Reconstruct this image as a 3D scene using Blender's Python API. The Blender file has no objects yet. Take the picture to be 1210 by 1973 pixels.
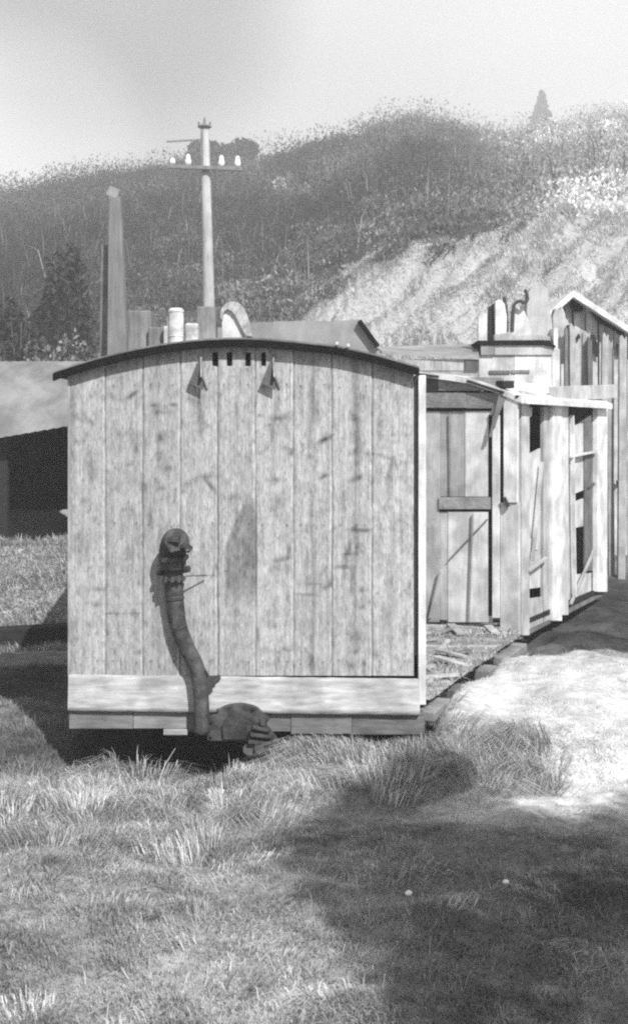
import bpy, math, random
import numpy as np
from mathutils import Vector, Matrix

random.seed(7)
rng = np.random.default_rng(7)
R = math.radians
SC = bpy.context.scene
COL = SC.collection

# ------------------------------------------------------------------ camera
EYE, FPX, CX, HY = 2.17, 2269.0, 605.0, 830.0      # eye height, focal length and horizon of the 1210x1973 photograph
cam_d = bpy.data.cameras.new('camera')
cam = bpy.data.objects.new('camera', cam_d); COL.objects.link(cam)
cam.location = (0, 0, EYE); cam.rotation_euler = (R(90), 0, 0)
cam_d.sensor_fit = 'VERTICAL'; cam_d.sensor_height = 24.0
cam_d.lens = 24.0 * FPX / 1973.0
cam_d.shift_y = -(986.5 - HY) / 1973.0
cam_d.clip_end = 2000
cam_d.dof.use_dof = True
cam_d.dof.focus_distance = 7.7
cam_d.dof.aperture_fstop = 4.0
SC.camera = cam

# ------------------------------------------------------------------ light
SUN_AZ, SUN_EL = 27.0, 44.0          # degrees right of straight behind the camera, above the horizon
sdir = Vector((math.sin(R(SUN_AZ)) * math.cos(R(SUN_EL)), -math.cos(R(SUN_AZ)) * math.cos(R(SUN_EL)), math.sin(R(SUN_EL))))
sun_d = bpy.data.lights.new('sun', 'SUN'); sun_d.energy = 4.8; sun_d.angle = R(0.55); sun_d.color = (1, 1, 1)
sun = bpy.data.objects.new('sun', sun_d); COL.objects.link(sun)
sun.rotation_euler = sdir.to_track_quat('Z', 'Y').to_euler()
sun.location = (6, -10, 12)

W = bpy.data.worlds.new('World'); SC.world = W; W.use_nodes = True
nt = W.node_tree; nt.nodes.clear()
def N(t, tree=None, **kw):
    n = (tree or nt).nodes.new(t)
    for k, v in kw.items(): setattr(n, k, v)
    return n
sky = N('ShaderNodeTexSky', sky_type='NISHITA', sun_disc=False, sun_elevation=R(SUN_EL), sun_rotation=R(180 - SUN_AZ))
bw = N('ShaderNodeRGBToBW'); nt.links.new(sky.outputs[0], bw.inputs[0])
tc = N('ShaderNodeTexCoord')
mp = N('ShaderNodeMapping'); mp.inputs['Scale'].default_value = (1.0, 1.0, 2.6); mp.inputs['Location'].default_value = (3.1, 0.4, 1.7)
nt.links.new(tc.outputs['Generated'], mp.inputs[0])
nz = N('ShaderNodeTexNoise'); nz.inputs['Scale'].default_value = 2.2; nz.inputs['Detail'].default_value = 5; nz.inputs['Roughness'].default_value = .45
nt.links.new(mp.outputs[0], nz.inputs['Vector'])
# a darker bank of cloud high on the left
dp = N('ShaderNodeVectorMath', operation='DOT_PRODUCT')
dv = Vector((-.17, 1, .37)).normalized(); dp.inputs[1].default_value = dv
nt.links.new(tc.outputs['Generated'], dp.inputs[0])
cr = N('ShaderNodeMapRange', interpolation_type='SMOOTHSTEP'); cr.inputs['From Min'].default_value = .985; cr.inputs['From Max'].default_value = .9985
cr.inputs['To Min'].default_value = 0; cr.inputs['To Max'].default_value = 1
nt.links.new(dp.outputs['Value'], cr.inputs['Value'])
cn = N('ShaderNodeMapRange'); cn.inputs['From Min'].default_value = .3; cn.inputs['From Max'].default_value = .7
cn.inputs['To Min'].default_value = 7.0; cn.inputs['To Max'].default_value = 9.0
nt.links.new(nz.outputs['Fac'], cn.inputs['Value'])
sub = N('ShaderNodeMath', operation='MULTIPLY'); sub.inputs[1].default_value = 5.6
nt.links.new(cr.outputs[0], sub.inputs[0])
dp2 = N('ShaderNodeVectorMath', operation='DOT_PRODUCT'); dp2.inputs[1].default_value = Vector((-.25, 1, .235)).normalized()
nt.links.new(tc.outputs['Generated'], dp2.inputs[0])
cr2 = N('ShaderNodeMapRange', interpolation_type='SMOOTHSTEP'); cr2.inputs['From Min'].default_value = .9925; cr2.inputs['From Max'].default_value = .9985
cr2.inputs['To Min'].default_value = 0; cr2.inputs['To Max'].default_value = 3.0
nt.links.new(dp2.outputs['Value'], cr2.inputs['Value'])
ad2 = N('ShaderNodeMath', operation='ADD'); nt.links.new(cn.outputs[0], ad2.inputs[0]); nt.links.new(cr2.outputs[0], ad2.inputs[1])
cl = N('ShaderNodeMath', operation='SUBTRACT'); nt.links.new(ad2.outputs[0], cl.inputs[0]); nt.links.new(sub.outputs[0], cl.inputs[1])
mx = N('ShaderNodeMix', data_type='FLOAT'); 
sx_ = N('ShaderNodeSeparateXYZ'); nt.links.new(tc.outputs['Generated'], sx_.inputs[0])
cv = N('ShaderNodeMapRange', interpolation_type='SMOOTHSTEP')      # the cloud lies low; overhead the sky is clear
cv.inputs['From Min'].default_value = .40; cv.inputs['From Max'].default_value = .62; cv.inputs['To Min'].default_value = .85; cv.inputs['To Max'].default_value = .08
nt.links.new(sx_.outputs['Z'], cv.inputs['Value']); nt.links.new(cv.outputs[0], mx.inputs[0])
nt.links.new(bw.outputs[0], mx.inputs[2]); nt.links.new(cl.outputs[0], mx.inputs[3])
bg = N('ShaderNodeBackground'); bg.inputs['Strength'].default_value = .062
nt.links.new(mx.outputs[0], bg.inputs[0])
wo = N('ShaderNodeOutputWorld'); nt.links.new(bg.outputs[0], wo.inputs[0])

SC.view_settings.view_transform = 'Standard'; SC.view_settings.look = 'None'
SC.view_settings.exposure = 0.82; SC.view_settings.gamma = 1
SC.render.engine = 'CYCLES'
SC.cycles.use_denoising = False
SC.cycles.max_bounces = 5; SC.cycles.diffuse_bounces = 3; SC.cycles.volume_bounces = 1; SC.cycles.transparent_max_bounces = 6
SC.cycles.filter_width = 2.2

# ------------------------------------------------------------------ helpers
def P(px, py, Y):
    """point at distance Y seen at photograph pixel (px, py)"""
    return Vector(((px - CX) * Y / FPX, Y, EYE - (py - HY) * Y / FPX))

def lerp_tab(x, tab):
    xs, ys = zip(*tab); return np.interp(x, xs, ys)

def sstep(a, b, x):
    t = np.clip((np.asarray(x, float) - a) / (b - a), 0, 1); return t * t * (3 - 2 * t)

_lat = np.random.default_rng(11).random((256, 256))
def vnoise(x, y):
    x = np.asarray(x, float); y = np.asarray(y, float)
    xi = np.floor(x).astype(int); yi = np.floor(y).astype(int)
    fx = x - xi; fy = y - yi; fx = fx * fx * (3 - 2 * fx); fy = fy * fy * (3 - 2 * fy)
    g = lambda a, b: _lat[a & 255, b & 255]
    return (g(xi, yi) * (1 - fx) + g(xi + 1, yi) * fx) * (1 - fy) + (g(xi, yi + 1) * (1 - fx) + g(xi + 1, yi + 1) * fx) * fy
def fbm(x, y, o=4):
    s = 0; a = .5; t = 0
    for k in range(o):
        s = s + a * vnoise(x * 2 ** k + 17.3 * k, y * 2 ** k + 5.7 * k); t += a; a *= .5
    return s / t

def tag(o, label=None, cat=None, group=None, kind=None):
    if label: o['label'] = label
    if cat: o['category'] = cat
    if group: o['group'] = group
    if kind: o['kind'] = kind
    return o

def empty(name, loc, label, cat, group=None):
    o = bpy.data.objects.new(name, None); COL.objects.link(o); o.location = loc
    o.empty_display_size = .1
    return tag(o, label, cat, group)

class MB:
    def __init__(s): s.v = []; s.f = []; s.t = []
    def add(s, vs, fs, tone=1.0):
        b = len(s.v); s.v += [tuple(v) for v in vs]; s.f += [tuple(i + b for i in f) for f in fs]; s.t += [tone] * len(fs)
        return s
    def box(s, c, d, M=None, tone=1.0, taper=1.0):
        vs = []
        for z in (-.5, .5):
            k = 1 if z < 0 else taper
            for x, y in ((-.5, -.5), (.5, -.5), (.5, .5), (-.5, .5)):
                v = Vector((x * d[0] * k, y * d[1] * k, z * d[2]))
                if M: v = M @ v
                vs.append(v + Vector(c))
        return s.add(vs, [(3, 2, 1, 0), (4, 5, 6, 7), (0, 1, 5, 4), (1, 2, 6, 5), (2, 3, 7, 6), (3, 0, 4, 7)], tone)
    def bar(s, a, b, w, h, tone=1.0):
        a = Vector(a); b = Vector(b); q = (b - a).to_track_quat('Z', 'Y').to_matrix()
        return s.box((a + b) / 2, (w, h, (b - a).length), q, tone)
    def prism(s, front, off, tone=1.0):
        """polygon 'front' (3D points) extruded by vector off"""
        n = len(front); off = Vector(off)
        vs = [Vector(p) for p in front] + [Vector(p) + off for p in front]
        fs = [tuple(range(n)), tuple(reversed(range(n, 2 * n)))]
        fs += [(i, i + n, (i + 1) % n + n, (i + 1) % n) for i in range(n)]
        return s.add(vs, fs, tone)
    def tube(s, pts, rad, seg=12, cap=True, tone=1.0):
        pts = [Vector(p) for p in pts]; n = len(pts)
        if not hasattr(rad, '__len__'): rad = [rad] * n
        up = Vector((0.13, .2, .97)).normalized(); vs = []; fs = []
        ref = None
        for i, p in enumerate(pts):
            t = (pts[min(i + 1, n - 1)] - pts[max(i - 1, 0)]).normalized()
            if ref is None: ref = t.orthogonal().normalized()
            ref = (ref - t * ref.dot(t)).normalized(); b = t.cross(ref)
            for k in range(seg):
                a = 2 * math.pi * k / seg
                vs.append(p + (ref * math.cos(a) + b * math.sin(a)) * rad[i])
        for i in range(n - 1):
            for k in range(seg):
                k2 = (k + 1) % seg
                fs.append((i * seg + k, i * seg + k2, (i + 1) * seg + k2, (i + 1) * seg + k))
        if cap: fs += [tuple(reversed(range(seg))), tuple(range((n - 1) * seg, n * seg))]
        return s.add(vs, fs, tone)
    def build(s, name, mat, parent=None, bevel=0, smooth=False, label=None, seg=2):
        me = bpy.data.meshes.new(name); me.from_pydata([tuple(v) for v in s.v], [], s.f); me.update()
        at = me.attributes.new('tone', 'FLOAT', 'FACE'); at.data.foreach_set('value', np.array(s.t, 'f'))
        if smooth: me.polygons.foreach_set('use_smooth', np.ones(len(me.polygons), bool))
        me.materials.append(mat)
        o = bpy.data.objects.new(name, me); COL.objects.link(o)
        if parent is not None:
            o.parent = parent; o.matrix_parent_inverse = Matrix.Identity(4)
            r = parent
            off = Vector((0, 0, 0))
            while r is not None: off += Vector(r.location); r = r.parent
            me.transform(Matrix.Translation(-off))
        if bevel:
            m = o.modifiers.new('bevel', 'BEVEL'); m.width = bevel; m.segments = seg; m.limit_method = 'ANGLE'; m.angle_limit = R(35)
        if label: o['label'] = label
        return o

def catmull(pts, n=8):
    out = []; p = [Vector(q) for q in pts]; p = [p[0] * 2 - p[1]] + p + [p[-1] * 2 - p[-2]]
    for i in range(1, len(p) - 2):
        for k in range(n):
            t = k / n; a, b, c, d = p[i - 1:i + 3]
            out.append(.5 * ((2 * b) + (c - a) * t + (2 * a - 5 * b + 4 * c - d) * t * t + (3 * b - a - 3 * c + d) * t ** 3))
    out.append(p[-2]); return out

def np_mesh(name, verts, loops, starts, mat, tone=None, dom='POINT', parent=None, smooth=False):
    me = bpy.data.meshes.new(name)
    verts = np.asarray(verts, 'f')
    if parent is not None:
        off = np.zeros(3); r = parent
        while r is not None: off += np.array(r.location); r = r.parent
        verts = verts - off.astype('f')
    me.vertices.add(len(verts)); me.vertices.foreach_set('co', verts.ravel())
    me.loops.add(len(loops)); me.loops.foreach_set('vertex_index', np.asarray(loops, 'i'))
    me.polygons.add(len(starts)); me.polygons.foreach_set('loop_start', np.asarray(starts, 'i'))
    if smooth: me.polygons.foreach_set('use_smooth', np.ones(len(starts), bool))
    me.update(calc_edges=True)
    if tone is not None:
        at = me.attributes.new('tone', 'FLOAT', dom); at.data.foreach_set('value', np.asarray(tone, 'f'))
    me.materials.append(mat)
    o = bpy.data.objects.new(name, me); COL.objects.link(o)
    if parent is not None: o.parent = parent
    return o

def grid_mesh(name, G, mat, tone=None, parent=None, smooth=True):
    """G: (rows, cols, 3)"""
    r, c, _ = G.shape
    i = np.arange(r * c).reshape(r, c)
    q = np.stack([i[:-1, :-1], i[:-1, 1:], i[1:, 1:], i[1:, :-1]], -1).reshape(-1, 4)
    return np_mesh(name, G.reshape(-1, 3), q.ravel(), np.arange(len(q)) * 4, mat, None if tone is None else tone.ravel(), 'POINT', parent, smooth)

# ------------------------------------------------------------------ materials (all neutral: the photograph is black and white)
def mat(name, base=.3, var=.25, scale=(8, 8, 8), rough=.85, attr=True, noise2=0, bump=.0, spec=.2, metal=0, transl=0, blot=0, blot_scale=3.0, detail=6):
    m = bpy.data.materials.new(name); m.use_nodes = True
    t = m.node_tree; t.nodes.clear()
    def n(ty, **k):
        q = t.nodes.new(ty)
        for a, b in k.items(): setattr(q, a, b)
        return q
    out = n('ShaderNodeOutputMaterial'); bs = n('ShaderNodeBsdfPrincipled')
    bs.inputs['Roughness'].default_value = rough; bs.inputs['Specular IOR Level'].default_value = spec; bs.inputs['Metallic'].default_value = metal
    tcn = n('ShaderNodeTexCoord'); mp = n('ShaderNodeMapping'); mp.inputs['Scale'].default_value = scale
    t.links.new(tcn.outputs['Object'], mp.inputs[0])
    no = n('ShaderNodeTexNoise'); no.inputs['Scale'].default_value = 1; no.inputs['Detail'].default_value = detail; no.inputs['Roughness'].default_value = .65
    t.links.new(mp.outputs[0], no.inputs['Vector'])
    mr = n('ShaderNodeMapRange'); mr.inputs['From Min'].default_value = .3; mr.inputs['From Max'].default_value = .7
    mr.inputs['To Min'].default_value = base * (1 - var); mr.inputs['To Max'].default_value = base * (1 + var)
    t.links.new(no.outputs['Fac'], mr.inputs['Value'])
    cur = mr.outputs[0]
    if blot:
        n2 = n('ShaderNodeTexNoise'); n2.inputs['Scale'].default_value = blot_scale; n2.inputs['Detail'].default_value = 4
        t.links.new(tcn.outputs['Object'], n2.inputs['Vector'])
        m2 = n('ShaderNodeMapRange'); m2.inputs['From Min'].default_value = .38; m2.inputs['From Max'].default_value = .62
        m2.inputs['To Min'].default_value = 1 - blot; m2.inputs['To Max'].default_value = 1 + blot * .4
        t.links.new(n2.outputs['Fac'], m2.inputs['Value'])
        mu = n('ShaderNodeMath', operation='MULTIPLY'); t.links.new(cur, mu.inputs[0]); t.links.new(m2.outputs[0], mu.inputs[1]); cur = mu.outputs[0]
    if attr:
        a = n('ShaderNodeAttribute', attribute_name='tone'); mu = n('ShaderNodeMath', operation='MULTIPLY')
        t.links.new(cur, mu.inputs[0]); t.links.new(a.outputs['Fac'], mu.inputs[1]); cur = mu.outputs[0]
    cc = n('ShaderNodeCombineColor'); 
    for k in range(3): t.links.new(cur, cc.inputs[k])
    t.links.new(cc.outputs[0], bs.inputs['Base Color'])
    if bump:
        b = n('ShaderNodeBump'); b.inputs['Strength'].default_value = bump; b.inputs['Distance'].default_value = .01
        t.links.new(no.outputs['Fac'], b.inputs['Height']); t.links.new(b.outputs[0], bs.inputs['Normal'])
    sh = bs.outputs[0]
    if transl:
        tr = n('ShaderNodeBsdfTranslucent'); t.links.new(cc.outputs[0], tr.inputs['Color'])
        ms = n('ShaderNodeMixShader'); ms.inputs[0].default_value = transl
        t.links.new(sh, ms.inputs[1]); t.links.new(tr.outputs[0], ms.inputs[2]); sh = ms.outputs[0]
    t.links.new(sh, out.inputs[0])
    return m

M = dict(
    boards=mat('weathered_boards', 1.0, .30, (90, 30, 22), .8, bump=.5, detail=10),
    timber=mat('weathered_timber', .30, .3, (40, 40, 6), .85, bump=.4, blot=.25, blot_scale=5),
    rail=mat('horizontal_timber', .30, .3, (6, 40, 40), .85, bump=.4, blot=.25, blot_scale=5),
    paint=mat('old_pale_paint', .60, .16, (30, 30, 5), .7, bump=.2, blot=.3, blot_scale=4),
    canvas=mat('tarred_roof_canvas', .16, .3, (14, 14, 14), .9, bump=.4, blot=.3),
    roofedge=mat('black_roof_edge_and_shadow', .010, .4, (20, 20, 20), .9, spec=0),
    iron=mat('rusty_iron', .058, .35, (25, 25, 25), .7, bump=.9, spec=.25, blot=.5, blot_scale=14),
    darkiron=mat('black_iron', .035, .4, (25, 25, 25), .5, bump=.3, spec=.4),
    dark=mat('interior_shade', .008, .3, (5, 5, 5), 1, spec=0),  # near-black colour that puts shade into unlit insides and gaps
    tar=mat('tarred_wood', .02, .4, (4, 20, 20), .9),
    ground=mat('ground', 1.0, .35, (9, 9, 9), 1, spec=0, bump=.6, detail=9),
    grass=mat('dry_grass', 1.0, .15, (3, 3, 3), .85, spec=.08, transl=.25),
    leaf=mat('scrub_foliage', 1.0, .15, (.5, .5, .5), .9, spec=.05, transl=.2),
    bark=mat('bark', .16, .35, (20, 20, 4), .9, bump=.4),
    sheet=mat('galvanised_sheet', .26, .2, (6, 6, 2), .55, spec=.4, blot=.35, blot_scale=1.6),
    enamel=mat('white_enamel', .60, .14, (18, 18, 18), .5, spec=.4, blot=.35, blot_scale=14),
    glassy=mat('white_porcelain', .8, .05, (9, 9, 9), .25, spec=.6),
    stone=mat('pale_stone', .6, .2, (20, 20, 20), .8),
    pole=mat('pole_timber', .34, .25, (30, 30, 2.0), .85, bump=.3, blot=.15),
    cloth=mat('pale_rag', .6, .2, (12, 12, 5), .95),
)

# ------------------------------------------------------------------ terrain
YR = [(-400, 400), (0, 348), (70, 338), (200, 318), (330, 300), (500, 296), (560, 282), (620, 264), (700, 252), (740, 234), (800, 218), (870, 226), (930, 246), (1000, 250), (1100, 236), (1210, 215), (1700, 210)]
DR = [(-400, 115), (500, 115), (700, 120), (850, 135), (950, 190), (1050, 260), (1210, 330), (1700, 380)]
YG = [(-400, 760), (0, 720), (400, 690), (560, 640), (620, 592), (700, 545), (760, 532), (800, 512), (900, 495), (1000, 468), (1100, 432), (1210, 408), (1700, 300)]
def terrain(X, Y):
    X = np.asarray(X, float); Y = np.asarray(Y, float)
    # near ground, by distance, for the left, the front and the right of the van
    front = lerp_tab(Y, [(-80, 1.6), (-5, .74), (0, .53), (3.5, .33), (6.3, .12), (7.0, .0), (7.3, -.1), (30, -.1)])
    crest = lerp_tab(X, [(-3.5, -.02), (-2.2, -.03), (-1.5, -.04), (-1.38, -.02), (-1.25, .07), (-1.12, .05), (-1.02, -.07), (-.9, -.09), (-.4, -.07), (-.25, -.03), (-.15, .08), (.0, .11), (.25, .09), (.45, .05), (.6, .08), (.72, .18), (4, .28)])
    cw = np.exp(-((Y - 7.45) / .28) ** 2)
    zf = front * (1 - cw) + crest * cw
    zl = lerp_tab(Y, [(7, .06), (8, .0), (11.2, .0), (11.9, -.05), (12.2, .12), (13.0, .5), (14.0, .82), (15.5, .62), (18, .7)])
    zr = lerp_tab(Y, [(6.6, .12), (7.4, .22), (8.0, .25), (9.4, .33), (10.1, .24), (11, .12), (13, .08), (15, .3), (18, .8)])
    zu = -.30 + 0 * Y
    r = sstep(.55, .95, X); l = 1 - sstep(-1.75, -1.6, X)
    back = zl * l + zr * r * (1 - l) + zu * (1 - l) * (1 - r)
    kb = sstep(7.45, 7.85, Y)
    kb = np.where(X > .55, kb * (1 - r) + sstep(6.8, 7.8, Y) * r, kb)
    near = zf * (1 - kb) + back * kb
    near = near + .07 * np.exp(-(((X - .78) / .45) ** 2 + ((Y - 7.0) / .35) ** 2)) + (fbm(X * 2.2, Y * 2.2, 5) - .5) * .20 * (1 - .6 * sstep(11, 14, Y))
    # dip of bare earth in front of the leaning end wall of the coach body
    # the earth falls away below the timber deck beside the van
    edge = .80 + (Y - 8.2) * .425
    under = sstep(-.10, .02, edge - X) * sstep(7.9, 8.2, Y) * (1 - sstep(11.6, 12.2, Y)) * sstep(.5, .8, X)
    near = near * (1 - under) + (-.02) * under
    near = near - .16 * np.exp(-((X - edge - .03) / .10) ** 2) * sstep(8.0, 8.3, Y) * (1 - sstep(10.6, 10.9, Y)) * vnoise(Y * 3.3, Y * 0 + 4) * 1.3
    # far ground: slope of dry grass, then the scrub hill up to its ridge
    Ys = np.maximum(Y, 5.0)
    px = np.clip(CX + FPX * X / Ys, -400, 1700)
    zg = EYE + (HY - lerp_tab(px, YG)) * 38 / FPX
    dr = lerp_tab(px, DR)
    zR = EYE + (HY - lerp_tab(px, YR)) * dr / FPX - lerp_tab(px, [(0, 3.2), (425, 2.3), (800, 2.9), (1000, 7), (1210, 10)])
    t1 = np.clip((Y - 17) / 21, 0, 1); t2 = np.clip((Y - 38) / (dr - 38), 0, 1)
    far = .8 + (zg - .8) * (t1 * .75 + .25 * t1 * t1) + (zR - zg) * (t2 * .65 + .35 * np.sin(t2 * math.pi / 2))
    far = far - np.maximum(Y - dr, 0) * .10 * sstep(0, 60, Y - dr)
    far = far + (fbm(X * .18 + 9, Y * .18, 4) - .5) * 1.6 * sstep(24, 60, Y)
    far = far + (fbm(X * 1.7 - Y * .9, Y * .12 + 3, 5) - .5) * 2.3 * sstep(19, 24, Y) * (1 - sstep(38, 44, Y)) * sstep(560, 680, px)
    far = np.maximum(far, -3)
    k = sstep(15.5, 19, Y)
    return near * (1 - k) + far * k

def uv_px(X, Y, Z):
    return CX + FPX * X / Y, HY + FPX * (EYE - Z) / Y

def ground_tone(X, Y):
    """dry pale grass, thin dark turf, bare earth: the ground's own colours with some shade painted in"""
    t = .21 + .16 * (fbm(X * 1.7 + 3, Y * 1.7, 4) - .5) * 2 + .05 * (fbm(X * 7, Y * 7, 3) - .5) * 2
    pale = sstep(.45, .95, X + .25 * (fbm(X * 2, Y * 2, 3) - .5)) * sstep(5.6, 6.6, Y) * (1 - sstep(9.6, 10.2, Y))
    t = t + .28 * pale
    # shade beside the coach body, put into the ground colour
    d = sstep(1.8, 2.4, X + (10.9 - Y) * .0) * sstep(9.7, 10.4, Y) * (1 - sstep(14.5, 16, Y))
    t = t * (1 - .72 * d)
    # van's shadow on the left, put into the ground colour
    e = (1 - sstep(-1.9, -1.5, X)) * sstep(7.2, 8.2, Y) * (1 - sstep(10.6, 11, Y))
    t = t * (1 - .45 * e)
    u = sstep(-1.7, -1.55, X) * (1 - sstep(.7, .8, X)) * sstep(7.5, 7.7, Y)  # ground below the van darkened to paint in its shade
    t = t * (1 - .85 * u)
    b = (1 - sstep(-1.7, -1.4, X)) * sstep(11.5, 12.2, Y) * (1 - sstep(15, 17, Y))
    t = t + .10 * b
    far = sstep(16, 20, Y)
    t = t * (1 - far) + far * (.32 + .14 * (fbm(X * .8, Y * .8, 3) - .5))
    sc = sstep(37, 42, Y)
    return np.clip(t * (1 - sc) + sc * (.05 + .3 * sstep(.12, .26, X / np.maximum(Y, 5))), .02, .8)  # hill ground paled to the right, partly as painted haze

def axis(segs):
    out = []
    for a, b, s in segs: out.append(np.arange(a, b, s))
    out.append([segs[-1][1]]); return np.concatenate(out)
xs = axis([(-380, -100, 20), (-100, -30, 4), (-30, -8, .8), (-8, -3.2, .2), (-3.2, 3.4, .045), (3.4, 8, .2), (8, 30, .8), (30, 100, 4), (100, 380, 20)])
ys = axis([(-80, -10, 6), (-10, 2.5, .5), (2.5, 11, .045), (11, 18, .12), (18, 60, .6), (60, 140, 2), (140, 480, 10)])
XX, YY = np.meshgrid(xs, ys)
ZZ = terrain(XX, YY)
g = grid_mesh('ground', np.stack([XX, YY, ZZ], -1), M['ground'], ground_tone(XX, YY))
tag(g, kind='structure')

# ------------------------------------------------------------------ blades and cards
def blades(name, x, y, h, w, lx, ly, tone, mat_, z=None, parent=None, up=0.0):
    n = len(x); z = terrain(x, y) if z is None else z
    ang = rng.random(n) * math.pi * 2
    bx = np.cos(ang) * w / 2; by = np.sin(ang) * w / 2
    base = np.stack([x, y, z - .01], -1); wv = np.stack([bx, by, 0 * x], -1)
    L = np.sqrt(lx ** 2 + ly ** 2); 
    mid = base + np.stack([lx * .35 * h, ly * .35 * h, h * .62], -1)
    tip = base + np.stack([lx * h, ly * h, h * np.clip(1.05 - .55 * L, .12, 1)], -1)
    V = np.stack([base - wv, base + wv, mid - wv * .8, mid + wv * .8, tip], 1).reshape(-1, 3)
    b = (np.arange(n) * 5)[:, None]
    loops = np.concatenate([b + 0, b + 1, b + 3, b + 2, b + 2, b + 3, b + 4], 1).ravel()
    st = (np.arange(n)[:, None] * 7 + np.array([[0, 4]])).ravel()
    return np_mesh(name, V, loops, st, mat_, np.repeat(tone, 5), 'POINT', parent)

def cards(c, s, asp, nrm_up=0.0, vertical=0.0):
    """n random quads about centres c (n,3); s size; asp length ratio; returns verts"""
    n = len(c)
    a = rng.normal(size=(n, 3)); a[:, 2] += vertical * np.sign(a[:, 2] + .3) * 2; a /= np.linalg.norm(a, axis=1)[:, None]
    b = rng.normal(size=(n, 3)); b -= a * (a * b).sum(1)[:, None]; b /= np.linalg.norm(b, axis=1)[:, None]
    a = a * (s * asp / 2)[:, None]; b = b * (s / 2)[:, None]
    return np.stack([c - a - b * .5, c - a * .2 + b, c + a + b * .1, c + a * .1 - b], 1).reshape(-1, 3)

def card_mesh(name, c, s, asp, tone, mat_, parent=None, vertical=0.0):
    V = cards(c, s, asp, vertical=vertical); n = len(c)
    return np_mesh(name, V, np.arange(4 * n), np.arange(n) * 4, mat_, np.repeat(tone, 4), 'POINT', parent)

# near turf: short dry grass lying in drifts, longer tufts along the foot of the van
def near_grass():
    n = 640000
    y = 2.9 + (13.5 - 2.9) * rng.random(n) ** 1.15
    x = (rng.random(n) * 2 - 1) * (.36 * y + .35)
    keep = ~((x > -1.66) & (x < .76) & (y > 7.72)) & ~((x > .75) & (x < 1.9 + (y - 11) * .56) & (y > 11.0))
    x, y = x[keep], y[keep]; n = len(x)
    drift = fbm(x * .9 + 4, y * .9 + 2, 3) * math.pi * 5
    tuft = fbm(x * 4.5, y * 4.5, 3)
    crest = np.exp(-((y - 7.35) / .35) ** 2)
    h = .012 + .030 * sstep(.45, .75, tuft) + .026 * rng.random(n) + .06 * crest * rng.random(n) + .05 * (rng.random(n) < .012)
    palem = sstep(.5, 1.0, x) * sstep(5.6, 6.6, y); h = h * (1 - .45 * palem)
    clump = np.exp(-(((x - .66) / .42) ** 2 + ((y - 7.0) / .3) ** 2)); h = h + .06 * clump * rng.random(n)
    long_left = (1 - sstep(-.9, -.5, x)) * sstep(5.6, 6.4, y); h = h * (1 + .9 * long_left * rng.random(n))
    lean = .55 + .9 * rng.random(n)
    jit = rng.normal(size=n) * 1.3
    lx = np.cos(drift + jit) * lean; ly = np.sin(drift + jit) * lean
    patch = fbm(x * 2.6 + 11, y * 2.6, 5); patch2 = fbm(x * 11, y * 11 + 3, 3)
    tone = ground_tone(x, y) * (.72 + .62 * rng.random(n)) * (.35 + 1.3 * patch) * (.62 + .76 * patch2) * (1 - .45 * clump) + .06 * (rng.random(n) < .08)
    w = .0026 + .0028 * rng.random(n)
    o = blades('meadow_grass', x, y, h, w, lx, ly, np.clip(tone * 1.35, .03, .75), M['grass'])
    tag(o, kind='stuff'); o['label'] = 'dry matted grass covering the ground in front of the wooden van'; o['category'] = 'grass'
near_grass()

def tufts():
    X, Y, Hh, Wd, LX, LY, T = [], [], [], [], [], [], []
    spots = []
    for k in range(95): spots.append((-2.0 + rng.random() * 1.9, 5.5 + rng.random() * 1.8, .45))
    for k in range(110): spots.append((-1.9 + rng.random() * 3.3, 6.95 + rng.random() * .5, .6))
    for k in range(8): spots.append((.78 + rng.random() * .2, 7.3 + rng.random() * 1.6, .4))
    for k in range(26): yy_ = 3.4 + rng.random() * 2.4; spots.append(((rng.random() * 1.9 - 1.0) * .27 * yy_, yy_, .22))
    for k in range(14): spots.append((.3 + rng.random() * 1.0, 6.7 + rng.random() * .6, .45))
    for k in range(24): spots.append((.8 + rng.random() * .9, 10.2 + rng.random() * .7, .5))
    for (cx, cy, s) in spots:
        m = 150; a = rng.random(m) * 6.283; r = np.sqrt(rng.random(m)) * (.07 + .09 * rng.random())
        sw = fbm(cx * 1.6, cy * 1.6, 2) * 15; dirx = math.cos(sw) * 1.1; diry = math.sin(sw) * .9 - .15
        X.append(cx + np.cos(a) * r); Y.append(cy + np.sin(a) * r)
        Hh.append(s * (.12 + .25 * rng.random(m)))
        Wd.append(.003 + .003 * rng.random(m))
        LX.append(np.cos(a) * .5 + dirx + rng.normal(size=m) * .25); LY.append(np.sin(a) * .4 + diry + rng.normal(size=m) * .25)
        T.append((.26 + .38 * rng.random(m)) * (.55 + .75 * rng.random()))
    X, Y, Hh, Wd, LX, LY, T = map(np.concatenate, (X, Y, Hh, Wd, LX, LY, T))
    o = blades('grass_tufts', X, Y, Hh, Wd, LX, LY, T, M['grass'])
    tag(o, kind='stuff'); o['label'] = 'long dry grass tufts bent over along the foot of the van'; o['category'] = 'grass'
tufts()

def bank_grass():
    n = 60000
    x = -5.5 + 4.3 * rng.random(n); y = 11.4 + 3.6 * rng.random(n)
    tuft = fbm(x * 3 + 30, y * 3, 3)
    h = .05 + .16 * sstep(.35, .7, tuft) * rng.random(n)
    lx = rng.normal(size=n) * .5 - .2; ly = rng.normal(size=n) * .4 - .4
    tone = (.22 + .3 * rng.random(n)) * (.6 + .9 * tuft)
    o = blades('bank_grass', x, y, h, .007 + .006 * rng.random(n), lx, ly, tone, M['grass'])
    tag(o, kind='stuff'); o['label'] = 'pale rough grass on the bank below the open shed'; o['category'] = 'grass'
bank_grass()

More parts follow.
